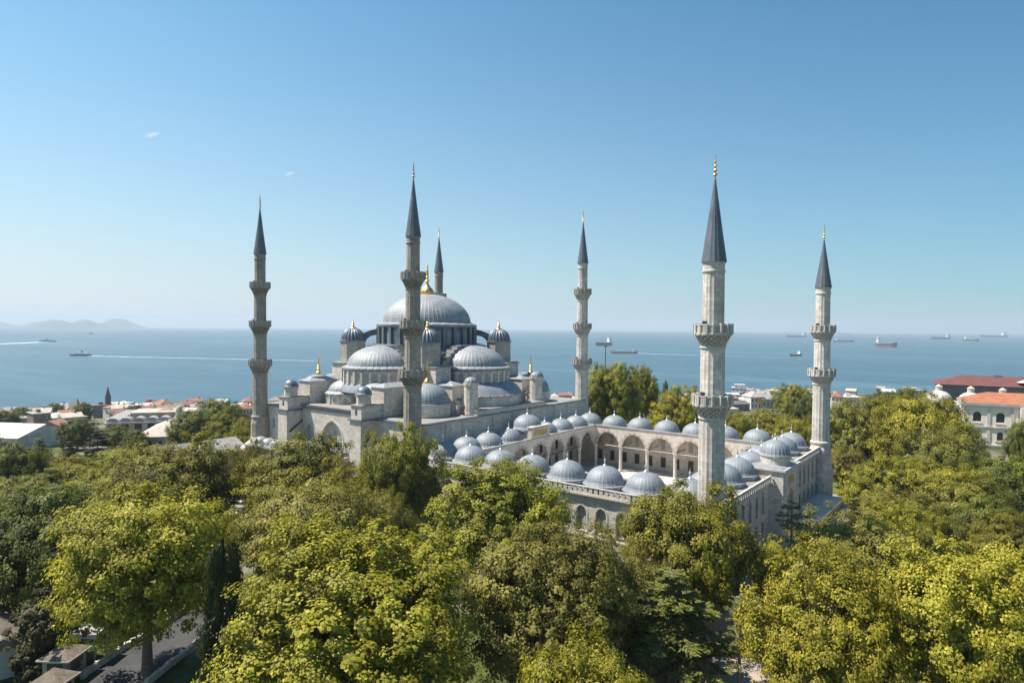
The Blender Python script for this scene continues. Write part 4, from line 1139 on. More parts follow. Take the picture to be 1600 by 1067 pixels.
# ------------------------------------------------------------------ trees where they stand: x, y, height of the top, crown width
TREES = [
    (-11.9, -51.3, 23.1, 20.8, 'plane_b', 'large yellow-green plane tree filling the bottom centre-left of the view'),
    (-4.7, -33.2, 20.6, 17.1, 'olive_a', 'broad olive-green tree at the bottom centre, right of the yellow-green plane tree'),
    (8.9, -49.3, 19.1, 10.1, 'plane_c', 'low bright yellow-green treetop at the very bottom centre'),
    (19.6, -26.0, 21.6, 12.8, 'plane_a', 'bright yellow-green plane tree left of the pair at the bottom right'),
    (29.1, -19.9, 22.9, 14.2, 'plane_b', 'bright yellow-green plane tree in the bottom right corner'),
    (2.0, -13.0, 21.9, 16.4, 'green_a', 'round green tree covering the near courtyard corner below the nearest minaret'),
    (-23.4, -17.3, 22.6, 19.5, 'green_b', 'full green tree in front of the near courtyard wall'),
    (-46.1, -14.4, 24.3, 14.5, 'green_a', 'green tree standing right in front of the grey minaret foot'),
    (-61.8, -21.4, 22.2, 19.9, 'green_b', 'green tree in front of the left buttresses of the prayer hall'),
    (-40.5, -35.4, 20.8, 18.9, 'olive_b', 'olive-yellow tree between the big plane tree and the prayer hall'),
    (-78.2, -34.0, 21.6, 21.5, 'green_a', 'dense green tree left of the pavilion with the grey roof'),
    (-36.9, -57.7, 24.3, 16.9, 'plane_c', 'yellow-green plane tree with bare trunk beside the curved path'),
    (-60.4, -58.2, 20.7, 17.2, 'dark_a', 'rounded dark green tree at the left edge, above the kiosk roofs'),
    (14.5, 46.8, 18.0, 14.4, 'plane_a', 'yellow-green tree on the lawn side of the park right of the far minaret'),
    (22.3, 45.3, 18.1, 14.2, 'plane_c', 'yellow-green tree in the middle of the park right of the far minaret'),
    (21.0, 19.0, 16.0, 10.8, 'plane_b', 'yellow-green tree low in the park, above the bottom right plane trees'),
    (29.3, 35.4, 15.4, 11.7, 'dark_a', 'dark green tree in the park near the right edge'),
    (31.9, 60.1, 17.8, 18.4, 'dark_a', 'dark green tree at the right edge below the cream school building'),
    (16.4, 10.5, 15.9, 16.3, 'olive_b', 'greyish olive tree in front of the terrace, behind the bottom right plane trees'),
    (2.0, 96.6, 23.8, 18.5, 'olive_a', 'olive tree immediately right of the far minaret shaft'),
    (16.4, 88.8, 26.2, 20.5, 'plane_c', 'tall yellow-green tree at the left of the grove before the cream building'),
    (20.7, 73.1, 20.7, 17.1, 'olive_b', 'broad olive tree hiding the foot of the cream school building'),
    (25.7, 42.7, 16.5, 15.8, 'olive_a', 'olive tree at right, between the yellow park tree and the dark edge tree'),
    (34.4, 115.0, 19.1, 7.2, 'dark_b', 'dark green tree against the right end of the cream building'),
    (32.8, 25.5, 15.8, 10.5, 'green_b', 'green tree at the right edge above the bottom right plane tree'),
    (18.4, 27.1, 15.8, 14.6, 'olive_a', 'olive tree on the park slope behind the greyish olive tree'),
    (-62.6, 85.2, 30.3, 17.1, 'green_a', 'tall dense green tree behind the courtyard, right of the pale far minaret'),
    (-64.3, 109.0, 28.5, 10.9, 'green_b', 'slimmer green tree behind the tall one beyond the courtyard'),
    (-50.7, 106.7, 22.9, 17.0, 'plane_a', 'yellowish green tree behind the courtyard, left of the nearest minaret'),
    (-31.7, -46.5, 13.1, 7.7, 'olive_b', 'olive tree between the cypress and the big plane tree'),
    (9.8, -4.7, 14.8, 6.2, 'plane_b', 'small bright yellow-green tree at the foot of the courtyard gate'),
    (-146.8, -36.3, 11.1, 13.2, 'olive_b', 'olive treetop below the white shed'),
    (-129.6, -33.2, 12.2, 12.5, 'plane_b', 'yellow-green treetop below the dark conifer at left'),
    (-135.4, -21.3, 11.4, 13.6, 'olive_a', 'olive treetop right of the dark layered cedar'),
    (-122.4, -17.6, 12.7, 11.7, 'plane_a', 'yellow-green treetop below the tan hip roof'),
    (-217.5, 10.2, 5.4, 11.2, 'dark_b', 'dark tree in front of the bazaar vaults'),
    (-195.9, 7.9, 6.1, 8.4, 'dark_a', 'dark tree between the bazaar and the tan hip roof'),
    (-371.0, 18.6, -2.6, 16.1, 'dark_b', 'dark tree cut by the left edge near the shore'),
    (-85.4, -16.9, 18.0, 7.5, 'green_a', 'green tree beside the banded pavilion'),
    (-9.4, 112.9, 16.3, 10.8, 'olive_b', 'olive treetop behind the far minaret shaft'),
    (2.7, 78.0, 13.6, 8.8, 'olive_a', 'olive tree at the edge of the park lawn'),
    (19.8, 85.0, 21.0, 17.0, 'olive_a', 'olive tree in the middle of the grove right of the far minaret'),
    (-124.2, -37.9, 12.2, 22.4, 'plane_a', 'yellow-green treetop behind the dark rounded tree at left'),
    (-125.5, -45.1, 17.5, 14.0, 'dark_b', 'dark green tree at the far left edge beside the white shed'),
    (-114.8, -24.4, 14.3, 17.8, 'plane_b', 'yellow-green treetop between the cedars and the dense green tree'),
    (-100.3, -51.0, 15.0, 11.8, 'olive_a', 'olive treetop at the left edge in front of the shed'),
    (-93.9, -39.8, 15.0, 14.6, 'plane_c', 'yellow-green treetop right behind the dark rounded tree'),
    (-193.9, 34.7, 13.9, 21.8, 'dark_a', 'dark green tree rising behind the car park left of the leftmost minaret'),
    (-181.3, 19.2, 12.9, 14.7, 'dark_b', 'dark round tree at the left end of the car park'),
    (-158.3, 17.9, 14.2, 12.9, 'green_b', 'mid green tree between the parked cars and the leftmost minaret'),
    (-130.4, 7.8, 15.6, 9.6, 'plane_a', 'light yellow-green tree at the foot of the leftmost minaret'),
    (-222.6, 0.1, 8.3, 12.7, 'dark_a', 'dark green tree between the white shed and the domed bazaar'),
    (-37.6, -25.7, 17.7, 9.9, 'olive_b', 'dull greyish tree filling the gap left of the courtyard wall tree'),
    (-0.8, -22.8, 16.6, 9.1, 'olive_b', 'olive tree tucked left of the drooping cedar'),
    (-28.3, 123.6, 15.5, 14.0, 'plane_a', 'yellowish treetop behind the courtyard domes, left of the far minaret'),
    (-17.9, 112.6, 15.6, 11.1, 'plane_c', 'yellowish treetop next to the far minaret, behind the courtyard'),
    (-31.2, 102.5, 16.4, 13.0, 'plane_b', 'yellowish treetop just right of the nearest minaret, behind the courtyard'),
    (-47.2, 228.7, 15.7, 17.6, 'green_a', 'green tree among the houses left of the far minaret'),
    (-32.1, 189.9, 14.5, 10.2, 'dark_a', 'dark tree against the houses close to the far minaret'),
    (-440.3, 78.7, -9.0, 12.3, 'dark_b', 'dark tree on the shore skyline at left'),
    (-513.0, 86.0, -16.0, 15.6, 'dark_a', 'rounded dark tree on the shore skyline, left of the leaning wall'),
    (-561.3, 86.7, -23.7, 10.7, 'dark_b', 'small dark tree on the left shore skyline'),
    (-1.3, 213.5, 17.8, 15.2, 'dark_a', 'dark treetop on the skyline above the grove right of the far minaret'),
    (-14.5, 253.6, 13.1, 13.2, 'dark_b', 'dark treetop on the skyline right of the far minaret'),
    (-186.1, 399.1, -0.3, 4.6, 'dark_a', 'single small dark tree on the shore between the minarets'),
]
CONIFERS = [
    (-22.1, -57.8, 21.8, 4.3, 'cypress', 'dark columnar cypress beside the curved path at bottom left'),
    (5.3, -25.7, 17.1, 13.9, 'cedar', 'drooping cedar with layered branches at the bottom, right of centre'),
    (11.5, -23.5, 15.6, 5.9, 'cedar_thin', 'thin bare-trunked conifer over the pink paving at bottom right'),
    (9.0, 4.9, 18.9, 8.2, 'cedar_thin', 'sparse young cedar in front of the shaded courtyard wall'),
    (-145.0, -22.2, 15.5, 11.7, 'cedar_dark', 'dark layered cedar in front of the bazaar at left'),
    (-139.0, -30.3, 14.4, 8.1, 'cedar_dark', 'dark conifer right of the white shed'),
    (-150.2, -32.6, 14.3, 7.6, 'spruce', 'pale conifer in front of the white shed wall'),
    (13.8, 21.1, 15.8, 5.7, 'cedar_dark', 'dark conifer at the far end of the terrace'),
    (17.4, 41.5, 16.7, 6.0, 'cedar_dark', 'small dark conifer among the yellow park trees'),
]
for x, y, zt, w, kind, label in TREES:
    H = zt - hgt(x, y)
    tree(x, y, zt, w, kind, label, 'broadleaf trees of the park', crown_frac=0.70 if 'bare trunk' in label else 0.62 if H > 24 else 0.90 if H < 14 else 0.86)
for x, y, zt, w, kind, label in CONIFERS: conifer(x, y, zt, w, kind, label, 'conifers of the park')

# ------------------------------------------------------------------ town
for k, c in dict(w_white=(0.55, 0.53, 0.50), w_cream=(0.52, 0.46, 0.37), w_stone=(0.40, 0.36, 0.30), w_grey=(0.36, 0.35, 0.34), w_brown=(0.22, 0.16, 0.13), w_dark=(0.14, 0.13, 0.125), w_yellow=(0.60, 0.42, 0.14), w_brick=(0.34, 0.17, 0.12),
                 r_white=(0.50, 0.485, 0.465), r_tan=(0.47, 0.40, 0.33), r_grey=(0.30, 0.29, 0.28), r_dark=(0.12, 0.11, 0.105), r_orange=(0.27, 0.135, 0.09), r_orange_pale=(0.30, 0.225, 0.18), r_red=(0.26, 0.115, 0.085), r_green=(0.33, 0.43, 0.36), r_teal=(0.45, 0.58, 0.56), r_mauve=(0.37, 0.31, 0.33)).items():
    M[k] = plain(k, c, 0.8, var=0.2, scale=0.35)
M['asphalt'] = plain('asphalt', (0.05, 0.05, 0.05), 0.9, var=0.3, scale=0.5)  # colour darkened to carry the tree shade on the path
M['lawn'] = plain('lawn_grass', (0.10, 0.13, 0.022), 0.95, var=0.3, scale=0.8)
M['pink_paving'] = paving('pink_stone_paving', (0.46, 0.36, 0.29), (0.40, 0.32, 0.26), 0.8)
M['orange_paint'] = plain('orange_sign', (0.75, 0.33, 0.03), 0.5)
M['red_cloth'] = plain('red_flag_cloth', (0.5, 0.03, 0.04), 0.7)

def house(lx, ly, rx, ry, depth, wh, roof, rh, wm, rm, floors, nwin, name, label):
    """front wall runs from l to r (seen from the mosque), body goes back by depth"""
    L = Vector((lx, ly, 0)); Rv = Vector((rx, ry, 0)); d = (Rv-L); w = d.length; d.normalize(); n = Vector((-d.y, d.x, 0))
    g = min(hgt(p.x, p.y) for p in (L, Rv, L+n*depth, Rv+n*depth)) - 0.5; gf = max(hgt(L.x, L.y), hgt(Rv.x, Rv.y))
    c = (L+Rv)/2 + n*depth/2
    t = thing(name, label, 'building', (c.x, c.y, g), 'town houses' if name == 'house' else None, math.atan2(d.y, d.x))
    hw, hd = w/2, depth/2; e = gf - g + wh; ov = 0.45
    part('wall', MB().box(-hw, -hd, 0, hw, hd, e), wm, t, local=True)
    if roof == 'flat':
        rh = min(rh, 0.6); part('roof', MB().box(-hw-ov, -hd-ov, e+0.01, hw+ov, hd+ov, e+rh), rm, t, local=True)
        rz_ = random.Random(int(abs(lx*7+ly)))
        part('roof_hatch', MB().box(-hw*0.3, -hd*0.2, e+rh+0.01, hw*0.15, hd*0.35, e+rh+1.6), wm, t, local=True)
    else:
        P = [(-hw-ov, -hd-ov), (hw+ov, -hd-ov), (hw+ov, hd+ov), (-hw-ov, hd+ov)]
        z0 = e+0.01; b = [(x, y, z0) for x, y in P]; z1 = e+rh
        rf = MB()
        if roof == 'hip':
            k = min(hw, hd)*0.8
            if hw >= hd: top = [(-hw+k, 0, z1), (hw-k, 0, z1)]; rf.add(b+top, [(3,2,1,0),(0,1,5,4),(1,2,5),(2,3,4,5),(3,0,4)])
            else: top = [(0, -hd+k, z1), (0, hd-k, z1)]; rf.add(b+top, [(3,2,1,0),(0,1,4),(1,2,5,4),(2,3,5),(3,0,4,5)])
        elif roof == 'gable':
            rf.add(b+[(-hw-ov, 0, z1), (hw+ov, 0, z1)], [(3,2,1,0),(0,1,5,4),(1,2,5),(2,3,4,5),(3,0,4)])
        else:
            rf.add(b+[(0, -hd-ov, z1), (0, hd+ov, z1)], [(3,2,1,0),(1,2,5,4),(3,0,4,5),(2,3,5)])
            part('gable', _gable(hw, hd, ov, z0, z1), wm, t, local=True)
        part('roof', rf, rm, t, local=True)
        if wh > 6: part('chimney', MB().box(hw*0.3, -0.4, z1-rh*0.6, hw*0.3+0.8, 0.5, z1+1.1), 'w_stone', t, local=True)
    fh = wh/max(1, floors)
    for f in range(floors):
        for i in range(nwin):
            x = -hw + w*(i+0.5)/nwin; ww = min(1.1, w/nwin*0.45); z = gf-g + f*fh + fh*0.28
            wd = part('window', MB().box(x-ww/2, -hd-0.10, z, x+ww/2, -hd-0.02, z+fh*0.45), 'w_white' if wm != 'w_white' else 'w_grey', t, local=True)
            part('pane', MB().box(x-ww/2+0.12, -hd-0.13, z+0.12, x+ww/2-0.12, -hd-0.105, z+fh*0.45-0.12), 'glass', wd, local=True)
    return t, e
def _gable(hw, hd, ov, z0, z1):
    mb = MB(); y = -hd-0.02
    mb.add([(-hw-ov*0.4, y, z0-0.1), (hw+ov*0.4, y, z0-0.1), (0, y, z1-0.12)], [(0, 1, 2)]); return mb
HB = {}
HOUSES = [
    (-239.4, -12.1, -250.1, 7.5, 26, 4.2, 'gable_front', 3.4, 'w_white', 'w_white', 1, 0, 'shed', 'large white shed with a shallow white gable roof at left'),
    (-201.6, 10.0, -190.3, 25.0, 30, 4.6, 'hip', 4.2, 'w_stone', 'r_tan', 1, 6, 'hall', 'low building under a broad tan hip roof left of the pavilion'),
    (-227.3, 9.5, -225.5, 16.0, 9, 3, 'flat', 0.3, 'w_grey', 'r_green', 1, 0, 'shed', 'small canopy with a pale green flat roof behind the dark cedar'),
    (-402.7, 29.0, -405.7, 41.1, 16, 4.5, 'flat', 0.5, 'w_grey', 'r_grey', 1, 4, 'house', 'flat grey-roofed building with a white rim behind the white shed'),
    (-371.6, 31.6, -371.2, 39.2, 12, 8, 'flat', 0.4, 'w_brown', 'r_grey', 2, 4, 'house', 'brown brick block with flat roof above the white shed'),
    (-548.8, 88.0, -543.6, 105.6, 9, 6.5, 'flat', 0.5, 'w_grey', 'r_grey', 2, 7, 'house', 'long low grey block on the left skyline'),
    (-375.1, 40.7, -379.4, 49.3, 12, 5.5, 'gable', 2, 'w_cream', 'r_white', 1, 4, 'house', 'white-roofed house right of the brown brick block'),
    (-310.8, 23.4, -313.3, 29.4, 12, 4, 'gable', 2, 'w_cream', 'r_red', 1, 3, 'house', 'low red-roofed house right of the white shed'),
    (-507.7, 109.3, -505.6, 121.5, 14, 9, 'flat', 0.5, 'w_dark', 'r_dark', 2, 4, 'church', 'dark stone church with a pointed steeple on the left skyline'),
    (-475.3, 109.7, -477.2, 121.0, 12, 8, 'hip', 2, 'w_white', 'r_orange', 2, 5, 'house', 'white house with arched windows and orange roof right of the church'),
    (-482.7, 123.3, -483.9, 135.5, 12, 8.5, 'flat', 0.5, 'w_grey', 'r_white', 2, 5, 'house', 'grey flat-roofed house left of the red flag'),
    (-475.8, 132.4, -475.2, 142.2, 12, 8, 'gable', 2.5, 'w_cream', 'r_white', 2, 4, 'house', 'cream gabled house beside the red flag'),
    (-456.7, 133.8, -457.7, 146.1, 14, 9, 'hip', 3.5, 'w_cream', 'r_orange', 2, 5, 'house', 'house with a wide orange hip roof on the left skyline'),
    (-385.7, 103.9, -394.4, 122.5, 12, 6.5, 'gable', 3.2, 'w_cream', 'r_orange_pale', 1, 5, 'house', 'long pale orange gabled house before the orange hip roof'),
    (-476.9, 159.2, -476.4, 168.4, 12, 8, 'gable', 2.5, 'w_white', 'r_red', 2, 4, 'house', 'small red-roofed house right of the orange hip roof'),
    (-464.7, 161.0, -462.1, 168.6, 12, 7, 'flat', 0.4, 'w_white', 'r_grey', 2, 4, 'house', 'white flat house left of the dark trees by the car park'),
    (-377.1, 81.4, -378.7, 91.1, 10, 5, 'flat', 0.4, 'w_brown', 'r_dark', 1, 4, 'house', 'low brown house in front of the grey flat-roofed house'),
    (-368.6, 87.4, -372.8, 97.3, 10, 5, 'gable', 1.8, 'w_brown', 'r_grey', 1, 4, 'house', 'low brownish house with grey roof behind the bazaar'),
    (-417.9, 65.4, -418.5, 73.2, 10, 4, 'flat', 0.4, 'w_stone', 'r_grey', 1, 3, 'house', 'low stone house between the leaning wall and the bazaar'),
    (-314.7, 112.9, -312.3, 121.7, 12, 8, 'hip', 2.5, 'w_white', 'r_orange', 2, 5, 'house', 'orange-roofed white house just left of the leftmost minaret'),
    (-469.9, 205.9, -465.4, 215.2, 12, 9, 'hip', 3, 'w_cream', 'r_red', 2, 4, 'house', 'red-roofed house on the skyline left of the leftmost minaret'),
    (-488.4, 240.9, -481.5, 249.1, 12, 8, 'hip', 3, 'w_cream', 'r_orange_pale', 2, 4, 'house', 'pale orange-roofed house right of the leftmost minaret'),
    (-345.1, 474.2, -339.2, 478.4, 12, 8.5, 'hip', 2.5, 'w_yellow', 'r_tan', 2, 3, 'house', 'yellow house on the shore left of the pale far minaret'),
    (-339.6, 479.0, -333.7, 483.2, 12, 7.5, 'gable', 2.5, 'w_brown', 'r_dark', 2, 3, 'house', 'dark-roofed house beside the yellow shore house'),
    (-333.7, 484.3, -326.6, 489.2, 12, 8, 'hip', 2.5, 'w_cream', 'r_tan', 2, 3, 'house', 'tan house on the shore at the foot of the pale far minaret'),
    (-206.4, 416.7, -203.7, 434.6, 14, 8, 'gable_front', 4.5, 'w_white', 'r_red', 1, 0, 'house', 'white gable-ended house behind the yellowish tree beyond the courtyard'),
    (-285.3, 589.9, -275.1, 597.7, 14, 9, 'flat', 0.5, 'w_white', 'r_white', 2, 4, 'house', 'white flat-roofed shore house left of the nearest minaret'),
    (-272.5, 592.0, -263.6, 599.0, 14, 8, 'gable', 3, 'w_cream', 'r_red', 2, 4, 'house', 'red-roofed shore house left of the nearest minaret'),
    (-265.7, 603.9, -255.8, 609.0, 14, 8, 'hip', 3, 'w_white', 'r_orange_pale', 2, 4, 'house', 'pale orange-roofed shore house left of the nearest minaret'),
    (-254.2, 605.0, -245.6, 609.3, 14, 8, 'gable', 3, 'w_cream', 'r_tan', 2, 3, 'house', 'tan-roofed shore house touching the nearest minaret'),
    (-246.5, 611.6, -237.9, 615.8, 14, 8.5, 'hip', 2.5, 'w_white', 'r_red', 2, 3, 'house', 'red-roofed white house half hidden by the nearest minaret'),
    (-232.2, 655.9, -221.4, 663.1, 14, 6.5, 'flat', 0.6, 'w_white', 'r_white', 1, 5, 'house', 'long low white house beside the white villa'),
    (-229.8, 681.3, -213.0, 686.8, 13, 16, 'flat', 0.6, 'w_white', 'r_white', 3, 4, 'villa', 'white stepped villa with terraces on the shore, right of the nearest minaret'),
    (-212.2, 679.6, -201.9, 684.1, 13, 10, 'flat', 0.6, 'w_white', 'r_white', 2, 4, 'villa', 'lower white villa wing with a balcony, right of the tall villa'),
    (-202.9, 577.1, -188.9, 586.1, 12, 5, 'gable', 1.5, 'w_grey', 'r_white', 1, 5, 'house', 'white-roofed low hall in front of the villa'),
    (-147.7, 435.7, -142.4, 441.3, 11, 5.5, 'gable', 2, 'w_brick', 'r_red', 1, 3, 'house', 'small brick-red house below the white villa'),
    (-142.2, 442.1, -138.1, 451.9, 11, 4.5, 'gable', 1.2, 'w_cream', 'r_teal', 1, 3, 'house', 'low house with a pale teal roof'),
    (-107.4, 316.2, -98.1, 329.0, 12, 4.5, 'gable', 1.6, 'w_dark', 'r_dark', 1, 5, 'shed', 'long dark-roofed shed right of the nearest minaret'),
    (-89.5, 261.4, -84.6, 266.3, 8, 4, 'flat', 0.3, 'w_white', 'r_white', 1, 0, 'shed', 'white box-like shed above the yellowish treetops'),
    (-107.2, 360.6, -100.6, 368.3, 12, 8, 'hip', 3.5, 'w_white', 'r_mauve', 2, 4, 'house', 'white house with a mauve-grey hip roof and an orange sign'),
    (-101.3, 366.3, -95.1, 377.0, 14, 6.5, 'gable', 3, 'w_stone', 'r_grey', 1, 4, 'hall', 'grey stone hall with grey roof beside the mauve-roofed house'),
    (-195.0, 685.0, -186.2, 688.8, 13, 10, 'hip', 3, 'w_cream', 'r_dark', 2, 4, 'house', 'cream house with dark roof on the shore skyline'),
    (-174.1, 638.8, -162.4, 646.6, 14, 7, 'flat', 0.5, 'w_cream', 'r_tan', 1, 5, 'house', 'long tan flat-roofed house on the shore skyline'),
    (-163.3, 537.3, -157.0, 543.6, 11, 6, 'gable', 2.5, 'w_cream', 'r_red', 1, 3, 'house', 'red-gabled house under the villa wing'),
    (-127.1, 599.5, -112.5, 607.4, 14, 8, 'gable', 3, 'w_cream', 'r_tan', 1, 5, 'house', 'tan-roofed house left of the far minaret shaft'),
    (-51.4, 263.7, -46.5, 269.0, 10, 5, 'hip', 2, 'w_white', 'r_grey', 1, 3, 'house', 'low white house just left of the far minaret shaft'),
    (-19.8, 168.0, -16.0, 170.2, 12, 10.5, 'gable_front', 4, 'w_cream', 'r_grey', 2, 2, 'house', 'cream gabled house right beside the far minaret shaft'),
    (-52.8, 366.8, -43.0, 371.2, 14, 7, 'flat', 0.5, 'w_white', 'r_white', 1, 5, 'house', 'white flat-roofed house above the trees right of the far minaret'),
    (-57.7, 361.8, -52.0, 362.9, 14, 8, 'hip', 2.5, 'w_cream', 'r_red', 2, 3, 'house', 'red-roofed house just right of the far minaret, on the shore'),
]
for i, h_ in enumerate(HOUSES):
    t, e = house(*h_)
    HB[h_[-1]] = (t, e)
# the crowded rooftops further off
def fillers(n, xr, yr, label, group, seed, keep):
    rr = random.Random(seed); done = 0; tries = 0; used = [((h_[0]+h_[2])/2, (h_[1]+h_[3])/2) for h_ in HOUSES]
    while done < n and tries < 4000:
        tries += 1
        x = rr.uniform(*xr); y = rr.uniform(*yr)
        if not keep(x, y) or any(math.hypot(x-a, y-b) < 17 for a, b in used): continue
        used.append((x, y)); done += 1
        v = Vector((x-32, y+87)).normalized(); sd_v = Vector((v.y, -v.x)); w = rr.uniform(8, 15)
        a = rr.uniform(-0.3, 0.3); dx = sd_v.x*math.cos(a)-sd_v.y*math.sin(a); dy = sd_v.x*math.sin(a)+sd_v.y*math.cos(a)
        rk = rr.choice(['flat', 'gable', 'hip', 'hip', 'gable'])
        wk = rr.choice(['w_white', 'w_cream', 'w_grey', 'w_stone', 'w_brown']); ck = rr.choice(['r_grey', 'r_tan', 'r_white', 'r_orange_pale', 'r_red', 'r_dark', 'r_grey', 'r_tan'])
        names = dict(w_white='white', w_cream='cream', w_grey='grey', w_stone='stone', w_brown='brown', r_grey='grey', r_tan='tan', r_white='white', r_orange_pale='pale orange', r_red='dull red', r_dark='dark')
        t_, e_ = house(x-dx*w/2, y-dy*w/2, x+dx*w/2, y+dy*w/2, rr.uniform(8, 13), rr.uniform(4.5, 8.5), rk, rr.uniform(1.6, 2.6), wk, ck, 2, rr.randint(3, 5), 'house',
                       'small %s house with %s %s roof %s' % (names[wk], names[ck], rk, label))
        t_['group'] = group
fillers(54, (-620, -270), (20, 260), 'in the rooftops left of the mosque', 'rooftops left of the mosque', 11,
        lambda x, y: hgt(x, y) > -34.3 and not (-300 < x < -215 and 5 < y < 75))
fillers(30, (-330, -40), (330, 800), 'on the shore beyond the courtyard', 'rooftops beyond the courtyard', 12, lambda x, y: hgt(x, y) > -34.3)
def town_tree(n, xr, yr, label, group, seed, keep):
    rr = random.Random(seed)
    for i in range(n):
        for _ in range(50):
            x = rr.uniform(*xr); y = rr.uniform(*yr)
            if keep(x, y): break
        g = hgt(x, y); kd = rr.choice(['dark_a', 'dark_b', 'green_a', 'olive_b']); hh = rr.uniform(7, 13)
        tree(x, y, g+hh, rr.uniform(7, 13), kd, ('tall ' if hh > 10 else 'low ') + {'dark_a': 'dark spreading', 'dark_b': 'dark round', 'green_a': 'green', 'olive_b': 'olive'}[kd] + ' ' + label, group, crown_frac=0.88)
town_tree(16, (-600, -265), (15, 240), 'tree among the rooftops left of the mosque', 'trees among the left rooftops', 21, lambda x, y: hgt(x, y) > -34.3 and not (-300 < x < -200 and 0 < y < 80))
town_tree(14, (-300, 20), (230, 760), 'tree among the rooftops beyond the courtyard', 'trees among the far rooftops', 22, lambda x, y: hgt(x, y) > -34.3 and not (0 < x < 60 and y < 360))
# steeple of the dark church, sign on the mauve-roofed house
t, e = HB['dark stone church with a pointed steeple on the left skyline']
part('steeple', MB().box(2.2, -3.4, e-1, 5.8, 0.2, e+5).cone([(2.0, -3.6), (6.0, -3.6), (6.0, 0.4), (2.0, 0.4)], e+5.01, [(4.0, -1.6, e+14)]), 'r_dark', t, local=True)
t, e = HB['white house with a mauve-grey hip roof and an orange sign']
part('orange_sign', MB().box(-0.6, -6.5, e-4.5, 3.0, -6.2, e-0.6), 'orange_paint', t, local=True)
t, e = HB['white stepped villa with terraces on the shore, right of the nearest minaret']
part('roof_terrace', MB().box(-5.5, -4.5, e+0.65, 5.5, 4.5, e+3.6).box(-6.2, -5.2, e+3.62, 6.2, 5.2, e+4.0), 'w_white', t, local=True)
for q in range(3): part('balcony', MB().box(-8.9, -8.2, e-15+q*5.1, 8.9, -6.52, e-14.7+q*5.1), 'w_white', t, local=True)

def tile_rows():
    m, nt, b = mat('weathered_tile_rows')
    g = nt.nodes.new('ShaderNodeNewGeometry'); tcn = nt.nodes.new('ShaderNodeTexCoord')
    w = nt.nodes.new('ShaderNodeTexWave'); w.inputs['Scale'].default_value = 2.6; w.inputs['Distortion'].default_value = 0.6; w.inputs['Detail'].default_value = 2
    nt.links.new(tcn.outputs['Object'], w.inputs['Vector'])
    nz = noise(nt, g.outputs['Position'], 2.2, 6, 0.7)
    cc = ramp(nt, nz, ((0.3, (0.13, 0.105, 0.085)), (0.52, (0.25, 0.205, 0.165)), (0.72, (0.36, 0.31, 0.26))))
    cc = mixc(nt, 1.0, cc, ramp(nt, w.outputs['Fac'], ((0.1, 0.84), (0.6, 1.03))), 'MULTIPLY')
    nt.links.new(cc, b.inputs['Base Color']); b.inputs['Roughness'].default_value = 0.95
    bp = nt.nodes.new('ShaderNodeBump'); bp.inputs['Strength'].default_value = 0.8; bp.inputs['Distance'].default_value = 0.08
    nt.links.new(w.outputs['Fac'], bp.inputs['Height']); nt.links.new(bp.outputs[0], b.inputs['Normal'])
    return m
M['r_tile'] = tile_rows()
# leaning dark wall and flag at left
wl = thing('ruined_wall', 'dark leaning ruined wall beside the big skyline tree at left', 'wall', (-505.0, 96.0, -28.0))
part('masonry', shift(MB().prism([(-9, -2), (9, -2), (9, 2), (-9, 2)], 0, 7), (-505, 96), -28).cone([(-514, 94), (-496, 94), (-496, 98), (-514, 98)], -20.98, [(-500.0, 96.0, -12.0)]), 'w_brown', wl)
fl = thing('flagpole', 'pole with a small red flag among the rooftops at left', 'flagpole', (-501.2, 143.7, -31.0))
part('pole', MB().tube((-501.2, 143.7, -31), (-501.2, 143.7, -17), 0.15, 0.1), 'w_grey', fl)
part('flag', MB().box(-501.1, 143.7, -21.0, -497.2, 146.7, -17.2), 'red_cloth', fl)
ms = thing('light_mast', 'thin dark mast rising behind the tall tree beyond the courtyard', 'mast', (-97.0, 143.0, -1.5))
part('pole', MB().tube((-97, 143, -1.5), (-97, 143, 33.6), 0.35, 0.16, 8), 'r_dark', ms)
part('lamp_head', MB().box(-97.5, 142.5, 33.2, -96.5, 143.5, 33.7), 'r_dark', ms)

# domed bazaar
bz = thing('domed_bazaar', 'long white-roofed bazaar with a row of small vaults behind the tan roof', 'bazaar', (-268, 40, -9), None, 0)
A = Vector((-262.0, 24.0)); Bv = Vector((-240.0, 55.0)); d = (Bv-A).normalized(); n = Vector((-d.y, d.x)); Lb = (Bv-A).length
cc = (A+Bv)/2 + n*16
part('wall', MB().obox((cc.x, cc.y), (d.x, d.y), Lb, 32, -14, 0.0), 'w_stone', bz)
part('roof', MB().obox((cc.x, cc.y), (d.x, d.y), Lb+1, 33, 0.01, 0.5), 'r_white', bz)
c2 = (A+Bv)/2 + n*18
cl = part('clerestory', MB().obox((c2.x, c2.y), (d.x, d.y), Lb*0.62, 14, 0.51, 2.6), 'r_orange_pale', bz)
part('clerestory_roof', MB().obox((c2.x, c2.y), (d.x, d.y), Lb*0.66, 15, 2.61, 3.0), 'r_tan', cl, local=True)
part('lantern', MB().cone([tuple((c2 + d*a*3 + n*b*3)) for a, b in ((-1,-1),(1,-1),(1,1),(-1,1))], 3.01, [(c2.x, c2.y, 4.6)]), 'r_orange_pale', cl, local=True)
